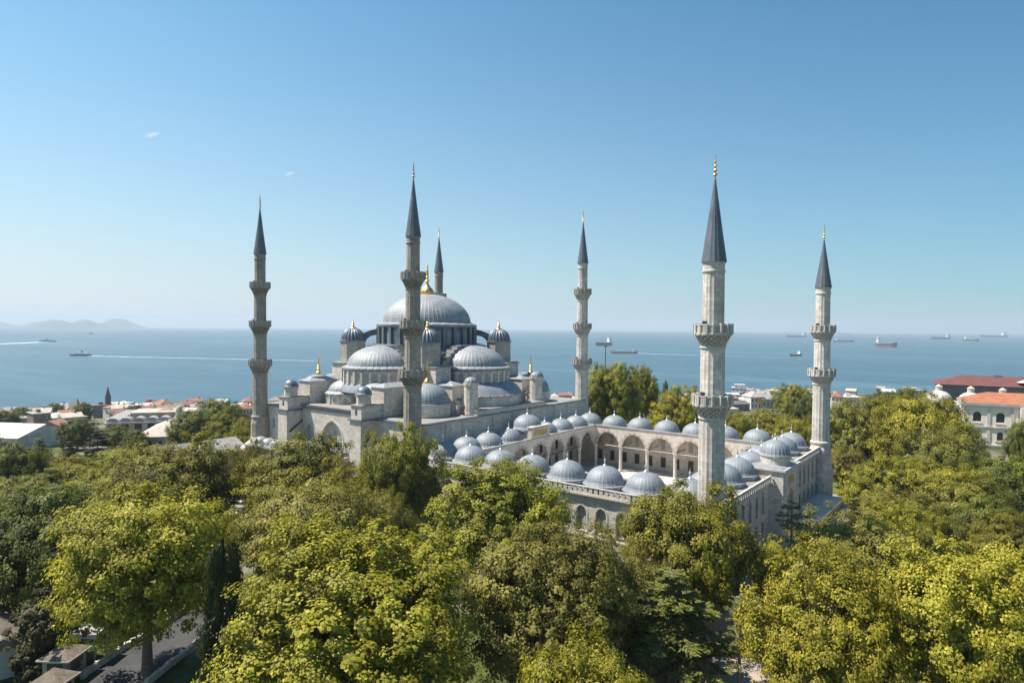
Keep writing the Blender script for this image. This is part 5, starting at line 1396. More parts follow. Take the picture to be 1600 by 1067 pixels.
for side in range(2):
    m_ = 8 if side == 0 else 7
    for i in range(m_):
        if side == 0: p0 = A + d*Lb*(i+0.5)/m_ + n*0.2; ax, wd = n, Lb/m_
        else: p0 = A + n*32*(i+0.5)/m_ + d*0.2; ax, wd = d, 32/m_
        sd2 = Vector((-ax.y, ax.x)); vb = MB(); K = 8
        for j in range(K+1):
            a = PI*j/K
            for s in (0, 5.5):
                q = p0 + ax*s + sd2*math.cos(a)*wd*0.48; vb.v.append((q.x, q.y, 0.52+math.sin(a)*wd*0.36))
        for j in range(K): vb.f.append((2*j, 2*j+1, 2*j+3, 2*j+2))
        vb.f.append(tuple(2*j for j in range(K+1)))
        vt = part('vault', vb, 'r_grey', bz)
        q = p0 - ax*0.22
        part('arch_opening', MB().obox((q.x, q.y), (sd2.x, sd2.y), wd*0.55, 0.1, -3.4, -0.3), 'void', bz)
t, e = HB['low building under a broad tan hip roof left of the pavilion']
part('chimney_turret', MB().lathe([(1.1, e+2.6), (1.1, e+7.0), (1.3, e+7.1), (0.9, e+7.9), (0.1, e+8.4)], 10, (0.5, 3)), 'w_stone', t, local=True)

# pavilion by the leftmost minaret
pv = thing('royal_pavilion', 'banded stone pavilion with long grey roof at the foot of the leftmost minaret', 'pavilion', (-117, -10, 1.5))
def banded():
    m, nt, b = mat('banded_brick_and_stone')
    g = nt.nodes.new('ShaderNodeNewGeometry'); sp_ = nt.nodes.new('ShaderNodeSeparateXYZ'); nt.links.new(g.outputs['Position'], sp_.inputs[0])
    f = math_(nt, 'GREATER_THAN', math_(nt, 'FRACT', math_(nt, 'MULTIPLY', sp_.outputs[2], 0.9)), 0.62)
    nz = noise(nt, g.outputs['Position'], 1.2, 5)
    cc_ = mixc(nt, f, (0.42, 0.37, 0.30), (0.30, 0.20, 0.155))
    cc_ = mixc(nt, 1.0, cc_, ramp(nt, nz, ((0.3, 0.75), (0.7, 1.15))), 'MULTIPLY'); nt.links.new(cc_, b.inputs['Base Color']); b.inputs['Roughness'].default_value = 0.9
    return m
M['banded'] = banded()
mb = MB(); wo = [(2.2+3.0*i, 1.5, 8.6, 10.6, None) for i in range(6)]; wo2 = [(2.2+3.0*i, 1.3, 3.6, 5.6, None) for i in range(6)]
ps = wall(mb, (-112.3, -22.0), (0, 1), 19.2, 0.5, 7.0, wo2, 0.35); ps += wall(mb, (-112.3, -22.0), (0, 1), 19.2, 7.0, 11.6, wo, 0.35)
wall(mb, (-122, -22.0), (1, 0), 9.7, 0.5, 11.6, []); wall(mb, (-112.3, -2.8), (-1, 0), 9.7, 0.5, 11.6, [])
pw = part('wall', mb, 'banded', pv)
for p in ps: part('window', pane_mesh(p), 'glass', pw, local=True)
rf = MB(); rf.add([(-111.4, -22.8, 11.62), (-111.4, -2.4, 11.62), (-122.8, -2.4, 11.62), (-122.8, -22.8, 11.62), (-117, -22.8, 13.8), (-117, -2.4, 13.8)], [(3,2,1,0),(0,1,5,4),(1,2,5),(2,3,4,5),(3,0,4)])
part('roof', rf, 'lead_flat', pv)
pc = (-110.9, -1.6)
pr_ = part('porch_roof', MB().cone([(pc[0]+3.5*math.cos(q*PI/4+PI/8), pc[1]+3.5*math.sin(q*PI/4+PI/8)) for q in range(8)], 11.5, [(pc[0], pc[1], 14.1)]), 'r_tan', pv)
part('porch_floor', MB().prism([(pc[0]+3.0*math.cos(q*PI/4+PI/8), pc[1]+3.0*math.sin(q*PI/4+PI/8)) for q in range(8)], 7.6, 8.0), 'trim', pv)
part('porch_base', MB().prism([(pc[0]+2.4*math.cos(q*PI/4+PI/8), pc[1]+2.4*math.sin(q*PI/4+PI/8)) for q in range(8)], 0.5, 7.58), 'stone_dark', pv)
for q in range(8): part('porch_column', MB().tube((pc[0]+2.8*math.cos(q*PI/4+PI/8), pc[1]+2.8*math.sin(q*PI/4+PI/8), 8.0), (pc[0]+2.8*math.cos(q*PI/4+PI/8), pc[1]+2.8*math.sin(q*PI/4+PI/8), 11.49), 0.14), 'trim', pv)

# cream school building at right, with arched windows
sc = thing('school_building', 'cream three storey building with arched windows and orange roof at right', 'building', (40, 190, 1.0))
SX0, SY0 = 19.6, 180.0; Ls = 46.0
d = Vector((math.cos(R(8)), math.sin(R(8)))); nS = Vector((d.y, -d.x))
mb = MB()
w3 = [(3.6+6.3*i, 2.3, 14.2, 16.3, 17.5) for i in range(7)]; w2 = [(3.6+6.3*i, 1.7, 8.2, 10.2, 11.1) for i in range(7)]; w1 = [(3.6+6.3*i, 1.7, 2.8, 4.8, 5.6) for i in range(7)]
ps3 = wall(mb, (SX0, SY0), (d.x, d.y), Ls, 12.6, 19.6, w3, 0.5); ps2 = wall(mb, (SX0, SY0), (d.x, d.y), Ls, 6.6, 12.6, w2, 0.5); ps1 = wall(mb, (SX0, SY0), (d.x, d.y), Ls, 0.0, 6.6, w1, 0.5)
back = (SX0-nS.x*16, SY0-nS.y*16)
wall(mb, back, (nS.x, nS.y), 16, 0, 19.6, [])
M['r_tiles'] = plain('orange_roof_tiles', (0.33, 0.125, 0.065), 0.8, var=0.22, scale=0.6)
M['school'] = plain('cream_stucco', (0.70, 0.63, 0.55), 0.8, var=0.1, scale=0.4)
sw = part('wall', mb, 'school', sc)
for p in ps3 + ps2 + ps1:
    wd = part('window', pane_mesh(p), 'glass', sw, local=True)
for tq in [3.6+6.3*i for i in range(7)]:
    p = Vector((SX0, SY0)) + d*tq + nS*(-0.40)
    part('window_bars', MB().obox((p.x, p.y), (d.x, d.y), 0.12, 0.08, 14.2, 17.3).obox((p.x, p.y), (d.x, d.y), 2.2, 0.07, 15.6, 15.75), 'shutter', sw, local=True)
    for zb in (7.0, 12.7): part('sill', MB().obox((p.x+nS.x*0.55, p.y+nS.y*0.55), (d.x, d.y), 2.9, 0.3, zb+0.9, zb+1.15), 'trim', sw, local=True)
    p2 = Vector((SX0, SY0)) + d*(tq+3.15) + nS*0.12
    part('pilaster', MB().obox((p2.x, p2.y), (d.x, d.y), 0.9, 0.24, 0.0, 19.0), 'trim', sw, local=True)
mid = Vector((SX0, SY0)) + d*Ls/2
part('string_course', MB().obox((mid.x+nS.x*0.2, mid.y+nS.y*0.2), (d.x, d.y), Ls+0.4, 0.5, 12.4, 12.8).obox((mid.x+nS.x*0.2, mid.y+nS.y*0.2), (d.x, d.y), Ls+0.4, 0.5, 6.4, 6.8), 'trim', sc)
cS = mid - nS*8
part('cornice', MB().obox((cS.x, cS.y), (d.x, d.y), Ls+1.6, 17.6, 19.62, 20.5), 'w_grey', sc)
def rc(a, b): q = cS + d*a*(Ls/2+0.6) - nS*b*8.6; return (q.x, q.y, 20.52)
r0 = cS - d*(Ls/2-7); r1 = cS + d*(Ls/2-7)
rf = MB(); rf.add([rc(-1,-1), rc(1,-1), rc(1,1), rc(-1,1), (r0.x, r0.y, 23.6), (r1.x, r1.y, 23.6)], [(3,2,1,0),(0,1,5,4),(1,2,5),(2,3,4,5),(3,0,4)])
part('tile_roof', rf, 'r_tiles', sc)
# projecting bay
pb = Vector((SX0, SY0)) + d*18.5 + nS*1.1
part('bay', MB().obox((pb.x, pb.y), (d.x, d.y), 7.0, 2.4, 0, 19.5), 'school', sc)
for z, hh in ((14.2, 3.2), (8.2, 2.6), (2.8, 2.4)):
    q = pb + nS*1.24; cvv = arch_curve(2.0, z+hh*0.62, z+hh, 6); pl = MB()
    pl.add([(q.x+d.x*x, q.y+d.y*x, zz_) for x, zz_ in [(-1.0, z)] + cvv + [(1.0, z)]], [tuple(range(len(cvv)+2))])
    part('bay_window', pl, 'shutter', sc)

sc.location.z -= 3.8
# old bath house: white domes with lanterns, red roofed house behind
bh = thing('bath_house', 'bath house with white domes and stone lantern tops behind the cream building', 'bath house', (22, 300, -4))
part('wall', MB().obox((27, 302), (math.cos(R(10)), math.sin(R(10))), 62, 22, -8, 5.5), 'w_stone', bh)
for x, y, r_ in ((3.6, 297, 5.6), (16.5, 299, 5.2), (28.8, 301, 5.0), (40.5, 303, 4.6)):
    dd = part('dome', shift(MB().lathe([(r_*1.05, 5.0), (r_*1.05, 6.6), (r_, 6.7)] + [(r_*math.cos(a), 6.7+r_*0.82*math.sin(a)) for a in (0.2, 0.45, 0.7, 0.95, 1.2, 1.4)], 28), (x, y)), 'r_white', bh, smooth=40)
    part('lantern', shift(MB().lathe([(1.5, 6.7+r_*0.78), (1.5, 8.6+r_*0.78), (1.75, 8.7+r_*0.78), (0.2, 9.9+r_*0.78)], 10), (x, y)), 'r_tan', dd, local=True)
rh_ = thing('red_roofed_mansion', 'mansion with a wide dark red hip roof on the right skyline', 'building', (22, 345, -6))
part('wall', MB().obox((24, 345), (math.cos(R(10)), math.sin(R(10))), 50, 20, -8, 12.0), 'w_dark', rh_)
dq = Vector((math.cos(R(10)), math.sin(R(10)))); nq = Vector((-dq.y, dq.x)); cq = Vector((24, 345))
def rq(a, b, z): q = cq + dq*a + nq*b; return (q.x, q.y, z)
rf = MB(); rf.add([rq(-27,-12,12.02), rq(27,-12,12.02), rq(27,12,12.02), rq(-27,12,12.02), rq(-14,0,16.6), rq(20,0,16.6)], [(3,2,1,0),(0,1,5,4),(1,2,5),(2,3,4,5),(3,0,4)])
M['r_maroon'] = plain('maroon_tiles', (0.135, 0.05, 0.045), 0.8, var=0.25, scale=0.5)
part('roof', rf, 'r_maroon', rh_)
part('gable_dormer', MB().cone([rq(9,-11,0)[:2], rq(25,-11,0)[:2], rq(25,0,0)[:2], rq(9,0,0)[:2]], 14.2, [rq(21,-6,17.8)]), 'r_white', rh_)
part('chimney', MB().obox(rq(2,-1,0)[:2], (dq.x, dq.y), 3.2, 1.2, 14, 17.2), 'w_dark', rh_)

# ------------------------------------------------------------------ ground details
def sheet(name, pts, m_, lift=0.06, kind='structure'):
    """ground sheet following the terrain: fan of points, subdivided"""
    mb = MB(); n = len(pts); c = (sum(p[0] for p in pts)/n, sum(p[1] for p in pts)/n); K = 6
    mb.v.append((c[0], c[1], hgt(*c)+lift))
    for k in range(1, K+1):
        for p in pts:
            x = c[0]+(p[0]-c[0])*k/K; y = c[1]+(p[1]-c[1])*k/K; mb.v.append((x, y, hgt(x, y)+lift))
    for i in range(n): mb.f.append((0, 1+i, 1+(i+1) % n))
    for k in range(K-1):
        for i in range(n):
            a = 1+k*n+i; b = 1+k*n+(i+1) % n; mb.f.append((a, a+n, b+n, b))
    return tag(part(name, mb, m_), kind=kind)
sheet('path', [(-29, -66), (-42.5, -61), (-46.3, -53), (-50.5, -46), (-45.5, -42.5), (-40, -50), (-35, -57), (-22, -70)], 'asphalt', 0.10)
sheet('courtyard_paving', [(-70, -9), (8, -5), (20, -26), (13, -34), (1, -27), (-6, -18), (-30, -14), (-70, -16)], 'pink_paving', 0.10)
sheet('forecourt_paving', [(-4, -5.5), (17, -6), (18, 30), (15, 66), (1, 70), (-2, 66)], 'street_paving', 0.14)
sheet('side_street', [(-72, -10), (-72, -17), (-100, -24), (-112, -30), (-112, -4), (-95, -6)], 'street_paving', 0.10)
sheet('lawn', [(-14, 74), (16, 70), (20, 96), (-18, 102)], 'lawn', 0.12)
sheet('park_lawn', [(-62, -62), (-42, -66), (-48, -53), (-52, -44), (-72, -40), (-80, -56)], 'lawn', 0.07)
sheet('square_road', [(-40, 108), (30, 103), (34, 117), (-42, 122)], 'street_paving', 0.1)
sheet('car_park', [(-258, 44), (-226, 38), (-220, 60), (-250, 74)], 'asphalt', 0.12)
lw = thing('park_wall', 'long pale stone terrace wall beyond the lawn right of the far minaret', 'wall', (0, 123, 1.5))
part('masonry', MB().box(-24, 122.5, 0, 24, 124.0, 5.4), 'trim', lw)
part('coping', MB().box(-24.3, 122.2, 5.42, 24.3, 124.3, 5.8), 'marble', lw)
part('lower_step', MB().box(-24, 118.5, 0, 24, 121.5, 3.4), 'stone_dark', lw)

def block_wall(label, pts, step=0.62, hgt_=0.75, w=0.42):
    t = thing('low_stone_wall', label, 'wall', (*pts[0], hgt(*pts[0])), 'low walls along the path')
    me = MB().box(-step*0.47, -w/2, -0.3, step*0.47, w/2, hgt_).mesh('wall_block', 'stone'); rr = random.Random(3)
    for (x0, y0), (x1, y1) in zip(pts[:-1], pts[1:]):
        L = math.hypot(x1-x0, y1-y0); n = int(L/step); a = math.atan2(y1-y0, x1-x0)
        for i in range(n):
            f = (i+0.5)/n; x = x0+(x1-x0)*f; y = y0+(y1-y0)*f
            o = part('wall_block', me, None, t, (x, y, hgt(x, y)), None, a+rr.uniform(-0.05, 0.05)); o.scale = (1, 1, rr.uniform(0.85, 1.1))
block_wall('low block wall on the far side of the curved path at bottom left', [(-41.5, -62), (-44.4, -57), (-46.6, -52.5), (-48.8, -48)])
block_wall('low block wall round the plane tree trunk on the near side of the path', [(-33.2, -60), (-35.2, -58.3), (-36.9, -55.4), (-38.6, -52.2), (-41.5, -48.5)])

def hut(x, y, w, dp, wh, rz, label, wm='w_grey', rm='r_tile', rh=1.1, name='kiosk'):
    g = hgt(x, y); t = thing(name, label, 'kiosk', (x, y, g), 'kiosks by the path', rz)
    part('wall', MB().box(-w/2, -dp/2, -0.3, w/2, dp/2, wh), wm, t, local=True)
    part('roof', MB().cone([(-w/2-0.35, -dp/2-0.35), (w/2+0.35, -dp/2-0.35), (w/2+0.35, dp/2+0.35), (-w/2-0.35, dp/2+0.35)], wh+0.01, [(0, 0, wh+rh)]), rm, t, local=True)
    part('eave', MB().box(-w/2-0.4, -dp/2-0.4, wh-0.14, w/2+0.4, dp/2+0.4, wh), 'w_white', t, local=True)
    part('window', MB().box(-w*0.3, -dp/2-0.06, 1.0, w*0.3, -dp/2-0.01, 2.1), 'glass', t, local=True)
    part('window', MB().box(w/2+0.01, -dp*0.3, 1.0, w/2+0.06, dp*0.3, 2.1), 'glass', t, local=True)
hut(-43.2, -62.9, 2.6, 2.6, 2.5, R(35), 'small kiosk with a tan pyramid roof at bottom left')
hut(-39.8, -64.9, 2.4, 2.2, 1.9, R(30), 'lower kiosk roof cut by the bottom edge at left')
fr_ = thing('flat_roofed_stall', 'stall with a pale blue flat roof behind the tan kiosk', 'kiosk', (-45.6, -60.2, hgt(-45.6, -60.2)), None, R(35))
part('roof', MB().box(-1.9, -1.1, 2.9, 1.9, 1.1, 3.1), 'w_grey', fr_, local=True)
part('roof_rim', MB().box(-2.0, -1.2, 2.82, 2.0, -1.1, 3.3).box(-2.0, 1.1, 2.82, 2.0, 1.2, 3.3).box(-2.0, -1.1, 2.82, -1.9, 1.1, 3.3).box(1.9, -1.1, 2.82, 2.0, 1.1, 3.3), 'w_white', fr_, local=True)
for sx in (-1.7, 1.7):
    for sy in (-0.9, 0.9): part('post', MB().box(sx-0.06, sy-0.06, -0.3, sx+0.06, sy+0.06, 2.82), 'w_grey', fr_, local=True)
# shrubs in the bottom left corner
me, ctr = broad_crown('foliage', seed=31, material='leaf_brown', Rx=2.2, Hc=4.6, lobes=16, clumps=9, leaves=60, leaf=0.17, lobe_r=0.34)
me2, ctr2 = broad_crown('foliage', seed=32, material='leaf_dark', Rx=2.0, Hc=2.6, lobes=14, clumps=9, leaves=60, leaf=0.15, lobe_r=0.36)
def shrub(x, y, s, m_, label, sz=1.0):
    g = hgt(x, y); t = thing('shrub', label, 'shrub', (x, y, g), 'shrubs by the kiosks', random.uniform(0, 6))
    o = part('foliage', m_, None, t, (0, 0, -0.2), local=True); o.scale = (s, s, s*sz)
    part('stem', MB().tube((0, 0, -0.3), (0, 0, 1.6*s), 0.12, 0.05), 'bark', t, local=True)
shrub(-47.6, -63.2, 1.6, me, 'large brownish shrub left of the tan kiosk at bottom left', 1.15)
shrub(-45.6, -64.6, 0.95, me, 'smaller brownish shrub in front of the large one at bottom left')
shrub(-50.0, -65.8, 0.7, me2, 'clipped dark green shrub beside the old gallery')
shrub(-49.0, -67.0, 0.55, me2, 'low clipped green shrub at the bottom left edge')
shrub(-24.0, -50.0, 1.1, me2, 'round dark shrub in the grass by the near path wall')
lb = thing('old_gallery', 'old white-walled gallery with tan tiled roof in the bottom left corner', 'building', (-53.6, -66.0, hgt(-53.6, -66)), None, R(-8))
part('wall', MB().box(-6, -1.6, -0.3, 6, 1.6, 3.0), 'w_white', lb, local=True)
rf = MB(); rf.add([(-6.4,-2.1,3.0),(6.4,-2.1,3.0),(6.4,2.1,3.0),(-6.4,2.1,3.0),(-6.4,0,4.2),(6.4,0,4.2)], [(3,2,1,0),(0,1,5,4),(1,2,5),(2,3,4,5),(3,0,4)])
part('roof', rf, 'r_tile', lb, local=True)
for i in range(5): part('window', MB().box(-5.2+2.4*i, -1.68, 0.5, -4.0+2.4*i, -1.61, 2.3), 'glass', lb, local=True)
for i in range(6): part('pilaster', MB().box(-6.0+2.36*i, -1.75, -0.3, -5.7+2.36*i, -1.61, 2.95), 'trim', lb, local=True)

# tents and barrier by the courtyard corner
def tent(x, y, w, label, rz):
    g = hgt(x, y); t = thing('canopy_tent', label, 'tent', (x, y, g), 'canopies at the courtyard corner', rz)
    part('canopy', MB().cone([(-w/2, -w/2), (w/2, -w/2), (w/2, w/2), (-w/2, w/2)], 2.5, [(0, 0, 3.5)]), 'r_white', t, local=True)
    part('valance', MB().box(-w/2, -w/2, 2.2, w/2, -w/2+0.03, 2.5).box(-w/2, w/2-0.03, 2.2, w/2, w/2, 2.5).box(-w/2, -w/2+0.03, 2.2, -w/2+0.03, w/2-0.03, 2.5).box(w/2-0.03, -w/2+0.03, 2.2, w/2, w/2-0.03, 2.5), 'w_grey', t, local=True)
    for a in (-1, 1):
        for b in (-1, 1): part('pole', MB().tube((a*(w/2-0.08), b*(w/2-0.08), 0), (a*(w/2-0.08), b*(w/2-0.08), 2.5), 0.04), 'w_grey', t, local=True)
tent(4.6, -9.2, 3.2, 'left pale canopy on the pink paving, behind the bare-trunked conifer', 0.4)
tent(7.6, -7.6, 3.0, 'right pale canopy on the pink paving, behind the bare-trunked conifer', 0.5)
fn = thing('metal_barrier', 'pale metal bar fence behind the canopies at the courtyard corner', 'fence', (8, -3, hgt(8, -3)), None, R(35))
part('rails', MB().box(-4.5, -0.03, 0.15, 4.5, 0.03, 0.22).box(-4.5, -0.03, 1.15, 4.5, 0.03, 1.22), 'white_metal', fn, local=True)
bm = MB().box(-0.025, -0.025, 0, 0.025, 0.025, 1.25).mesh('bar', 'white_metal')
for i in range(31): part('bar', bm, None, fn, (-4.5+0.3*i, 0, 0), local=True)

# cars
def car_meshes():
    sec = [(-2.15, 0.45, 0.62), (-2.05, 0.38, 0.80), (-1.2, 0.34, 0.92), (0.9, 0.34, 0.90), (2.0, 0.40, 0.74), (2.12, 0.46, 0.58)]
    b = MB()
    for x, z0, z1 in sec:
        for y, z in ((-0.86, z0), (-0.88, (z0+z1)/2), (-0.80, z1), (0.80, z1), (0.88, (z0+z1)/2), (0.86, z0)): b.v.append((x, y, z))
    for i in range(5):
        for j in range(6): b.f.append((i*6+j, i*6+(j+1) % 6, (i+1)*6+(j+1) % 6, (i+1)*6+j))
    b.f += [tuple(range(5, -1, -1)), tuple(range(30, 36))]
    c = MB(); L = [(-1.75, 0.88, 0.78), (-1.15, 1.42, 0.62), (0.25, 1.45, 0.62), (1.0, 0.88, 0.76)]
    for x, z, y in L: c.v += [(x, -y, z), (x, y, z)]
    c.f += [(0,1,3,2), (2,3,5,4), (4,5,7,6), (0,2,4,6), (1,7,5,3)]
    rfm = MB().box(-1.12, -0.6, 1.43, 0.24, 0.6, 1.48)
    wh = MB()
    k = 12
    for y in (-0.1, 0.1): wh.v += [(0.33*math.cos(2*PI*i/k), y, 0.33*math.sin(2*PI*i/k)) for i in range(k)]
    wh.f += [(i, (i+1) % k, k+(i+1) % k, k+i) for i in range(k)] + [tuple(range(k-1, -1, -1)), tuple(range(k, 2*k))]
    return b, c, rfm, wh
cb, ccab, crf, cwh = car_meshes()
cab_me = ccab.mesh('cabin', 'glass'); wh_me = cwh.mesh('wheel', 'asphalt')
for k, c in dict(white=(0.72, 0.72, 0.71), black=(0.025, 0.025, 0.028), grey=(0.25, 0.26, 0.27), silver=(0.5, 0.5, 0.5)).items(): M['car_'+k] = plain('car_paint_'+k, c, 0.25, 0.2, 0.03)
body_me = {k: (cb.mesh('body', 'car_'+k, 35), crf.mesh('roof', 'car_'+k)) for k in ('white', 'black', 'grey', 'silver')}
def car(x, y, rz, colour, label, group='parked cars'):
    t = thing('parked_car', label, 'car', (x, y, hgt(x, y)+0.12), group, rz)
    part('body', body_me[colour][0], None, t, (0, 0, 0), local=True); part('cabin', cab_me, None, t, (0, 0, 0), local=True); part('roof', body_me[colour][1], None, t, (0, 0, 0), local=True)
    for sx in (-1.35, 1.35):
        for sy in (-0.8, 0.8): part('wheel', wh_me, None, t, (sx, sy, 0.33), local=True)
for (x, y, c, l) in ((-242, 51, 'black', 'black car at the left end of the car park'), (-247, 56.5, 'white', 'white car at the back of the car park'), (-238.5, 55, 'grey', 'grey car in the middle of the car park'), (-236, 58.5, 'black', 'black car at the right of the car park'), (-232, 52, 'silver', 'silver car in the front row of the car park'), (-231, 56.5, 'white', 'white car at the right end of the car park')):
    car(x, y, R(70), c, l)
car(-93.5, -14.5, R(20), 'white', 'white car in the side street below the pavilion'); car(-98, -12, R(25), 'grey', 'grey car in the side street behind the white one')

# ------------------------------------------------------------------ islands
island('island_front', 158.5, 164.0, 14500, [(0.36, 165, 0.22), (0.68, 160, 0.25)], 1400)
island('island_behind', 156.2, 160.6, 17500, [(0.50, 225, 0.30)], 1600)
island('island_far_left', 162.0, 171.0, 19000, [(0.55, 235, 0.22), (0.12, 150, 0.12)], 1600)

# ------------------------------------------------------------------ ships and wakes
for k, c in dict(navy=(0.03, 0.05, 0.09), black=(0.03, 0.03, 0.035), red=(0.33, 0.06, 0.045), white=(0.75, 0.75, 0.73), boot=(0.42, 0.10, 0.085), buff=(0.45, 0.36, 0.28), green=(0.06, 0.13, 0.12)).items():
    M['ship_'+k] = plain('ship_'+k, c, 0.55, var=0.1, scale=0.05)
def ship(px, py, L, B, Hh, ang, hull, label, kind='cargo', deck='buff', boot=True):
    """bow towards +x of the ship; ang = heading, degrees counter-clockwise from world +x"""
    t = thing('ship', label, 'ship', (px, py, SEA), 'ships on the sea', R(ang))
    n = 12; st = []
    for i in range(n+1):
        u = i/n; x = -L/2 + L*u
        w = B/2*(min(1, 0.75+u*1.5) if u < 0.2 else 1.0)*(1 if u < 0.72 else max(0.03, 1-((u-0.72)/0.28)**1.8))
        sheer = Hh*(1+0.28*max(0, u-0.7)/0.3+0.12*max(0, 0.15-u)/0.15); st.append((x, w, sheer))
    def strip(z0f, z1f):
        mb = MB()
        for x, w, s in st:
            za = s*z0f; zb = s*z1f
            mb.v += [(x+za*0.12*(x > L*0.2), -w*(0.86+0.14*z0f), za), (x+zb*0.12*(x > L*0.2), -w*(0.86+0.14*z1f), zb), (x+zb*0.12*(x > L*0.2), w*(0.86+0.14*z1f), zb), (x+za*0.12*(x > L*0.2), w*(0.86+0.14*z0f), za)]
        for i in range(n):
            for a, b in ((0, 1), (1, 2), (2, 3)): mb.f.append((4*i+a, 4*i+b, 4*i+4+b, 4*i+4+a))
        mb.f += [(0, 3, 2, 1), (4*n, 4*n+1, 4*n+2, 4*n+3)]
        return mb
    if boot: part('boot_top', strip(-0.3, 0.33), 'ship_boot', t, local=True)
    part('hull', strip(0.331 if boot else -0.3, 1.0), 'ship_'+hull, t, local=True)
    if kind in ('cargo', 'tanker', 'bulk'):
        part('deck', MB().box(-L*0.3, -B*0.40, Hh+0.05, L*0.33, B*0.40, Hh*1.12), 'ship_'+deck, t, local=True)
        h2 = Hh*1.7
        dh = part('deckhouse', MB().box(-L*0.45, -B*0.42, Hh, -L*0.31, B*0.42, Hh+h2*0.75).box(-L*0.43, -B*0.48, Hh+h2*0.76, -L*0.33, B*0.48, Hh+h2), 'ship_white', t, local=True)
        part('bridge_windows', MB().box(-L*0.329, -B*0.44, Hh+h2*0.82, -L*0.327, B*0.44, Hh+h2*0.93), 'glass', dh, local=True)
        part('funnel', MB().box(-L*0.47, -B*0.12, Hh, -L*0.452, B*0.12, Hh+h2*1.1), 'ship_'+hull, t, local=True)
        part('mast', MB().tube((-L*0.38, 0, Hh+h2), (-L*0.38, 0, Hh+h2*1.5), L*0.004, n=5), 'ship_buff', t, local=True)
        part('fore_mast', MB().tube((L*0.42, 0, Hh), (L*0.42, 0, Hh*2.3), L*0.004, n=5), 'ship_buff', t, local=True)
        if kind == 'bulk':
            for q in range(4):
                x = -L*0.2+L*0.15*q
                part('cargo_crane', MB().tube((x, 0, Hh), (x, 0, Hh+h2*0.95), L*0.010, n=6).tube((x, 0, Hh+h2*0.8), (x+L*0.1, 0, Hh+h2*0.7), L*0.005, n=5), 'ship_buff', t, local=True)
    else:
        part('cabin', MB().box(-L*0.38, -B*0.42, Hh, L*0.24, B*0.42, Hh*1.9), 'ship_white', t, local=True)
        part('upper_deck', MB().box(-L*0.30, -B*0.36, Hh*1.91, L*0.14, B*0.36, Hh*2.6), 'ship_white', t, local=True)
        part('cabin_windows', MB().box(-L*0.36, -B*0.425, Hh*1.25, L*0.22, B*0.425, Hh*1.6), 'glass', t, local=True)
        part('bridge', MB().box(L*0.04, -B*0.3, Hh*2.61, L*0.13, B*0.3, Hh*3.3), 'ship_white', t, local=True)
        part('funnel', MB().box(-L*0.12, -B*0.12, Hh*2.61, -L*0.05, B*0.12, Hh*3.6), 'ship_navy', t, local=True)
        part('mast', MB().tube((L*0.06, 0, Hh*3.3), (L*0.06, 0, Hh*4.8), L*0.005, n=5), 'ship_buff', t, local=True)
    return t
LEFT = 217.4; RIGHT = 37.4
ship(-3305, 953, 66, 13, 4.2, LEFT-180+8, 'navy', 'small dark ferry with white wake at the far left', 'ferry', boot=False)
ship(-1773, 542, 54, 11, 3.4, LEFT-4, 'navy', 'ferry trailing a long white wake left of the leftmost minaret', 'ferry', boot=False)
ship(-5811, 2027, 40, 10, 5, LEFT, 'navy', 'tiny dark boat below the islands', 'ferry', boot=False)
ship(-1398, 2448, 92, 18, 13, LEFT+38, 'navy', 'dark blue cargo ship with deck cranes right of the pale far minaret', 'bulk', boot=False)
ship(-916, 1721, 80, 12, 4.6, LEFT-6, 'red', 'low red tanker under way behind the thin mast', 'tanker', deck='red', boot=False)
ship(-1679, 6825, 185, 28, 17, LEFT-5, 'navy', 'distant cargo ship with white bridge left of the far minaret top gallery', 'cargo', boot=False)
ship(-471, 1934, 48, 10, 5.0, LEFT+30, 'navy', 'small dark blue coaster left of the far minaret shaft', 'cargo', boot=False)
ship(-839, 4589, 115, 20, 9, RIGHT-30, 'black', 'ship with pinkish deckhouse just right of the far minaret', 'cargo', boot=False)
ship(-432, 3354, 88, 22, 17, RIGHT-40, 'green', 'big dark green freighter with red lower hull, seen from its quarter', 'bulk')
ship(-480, 6900, 155, 26, 17, LEFT-10, 'navy', 'dark cargo ship with white bridge, middle of the right horizon', 'cargo', boot=False)
ship(-216, 5878, 95, 22, 14, RIGHT-40, 'green', 'small ship with tall white deckhouse near the right edge', 'cargo', boot=False)
ship(-152, 9868, 310, 44, 22, LEFT-6, 'navy', 'long dark tanker with white bridge near the right edge of the horizon', 'tanker', boot=False)
ship(190, 8200, 130, 24, 12, RIGHT, 'navy', 'ship cut by the right edge of the picture', 'cargo', boot=False)
ship(-2300, 12500, 220, 30, 14, RIGHT, 'navy', 'faint ship on the horizon right of the far minaret', 'tanker', boot=False)
ship(-5900, 7200, 110, 24, 12, RIGHT, 'navy', 'faint low ship on the horizon right of the leftmost minaret', 'tanker', boot=False)

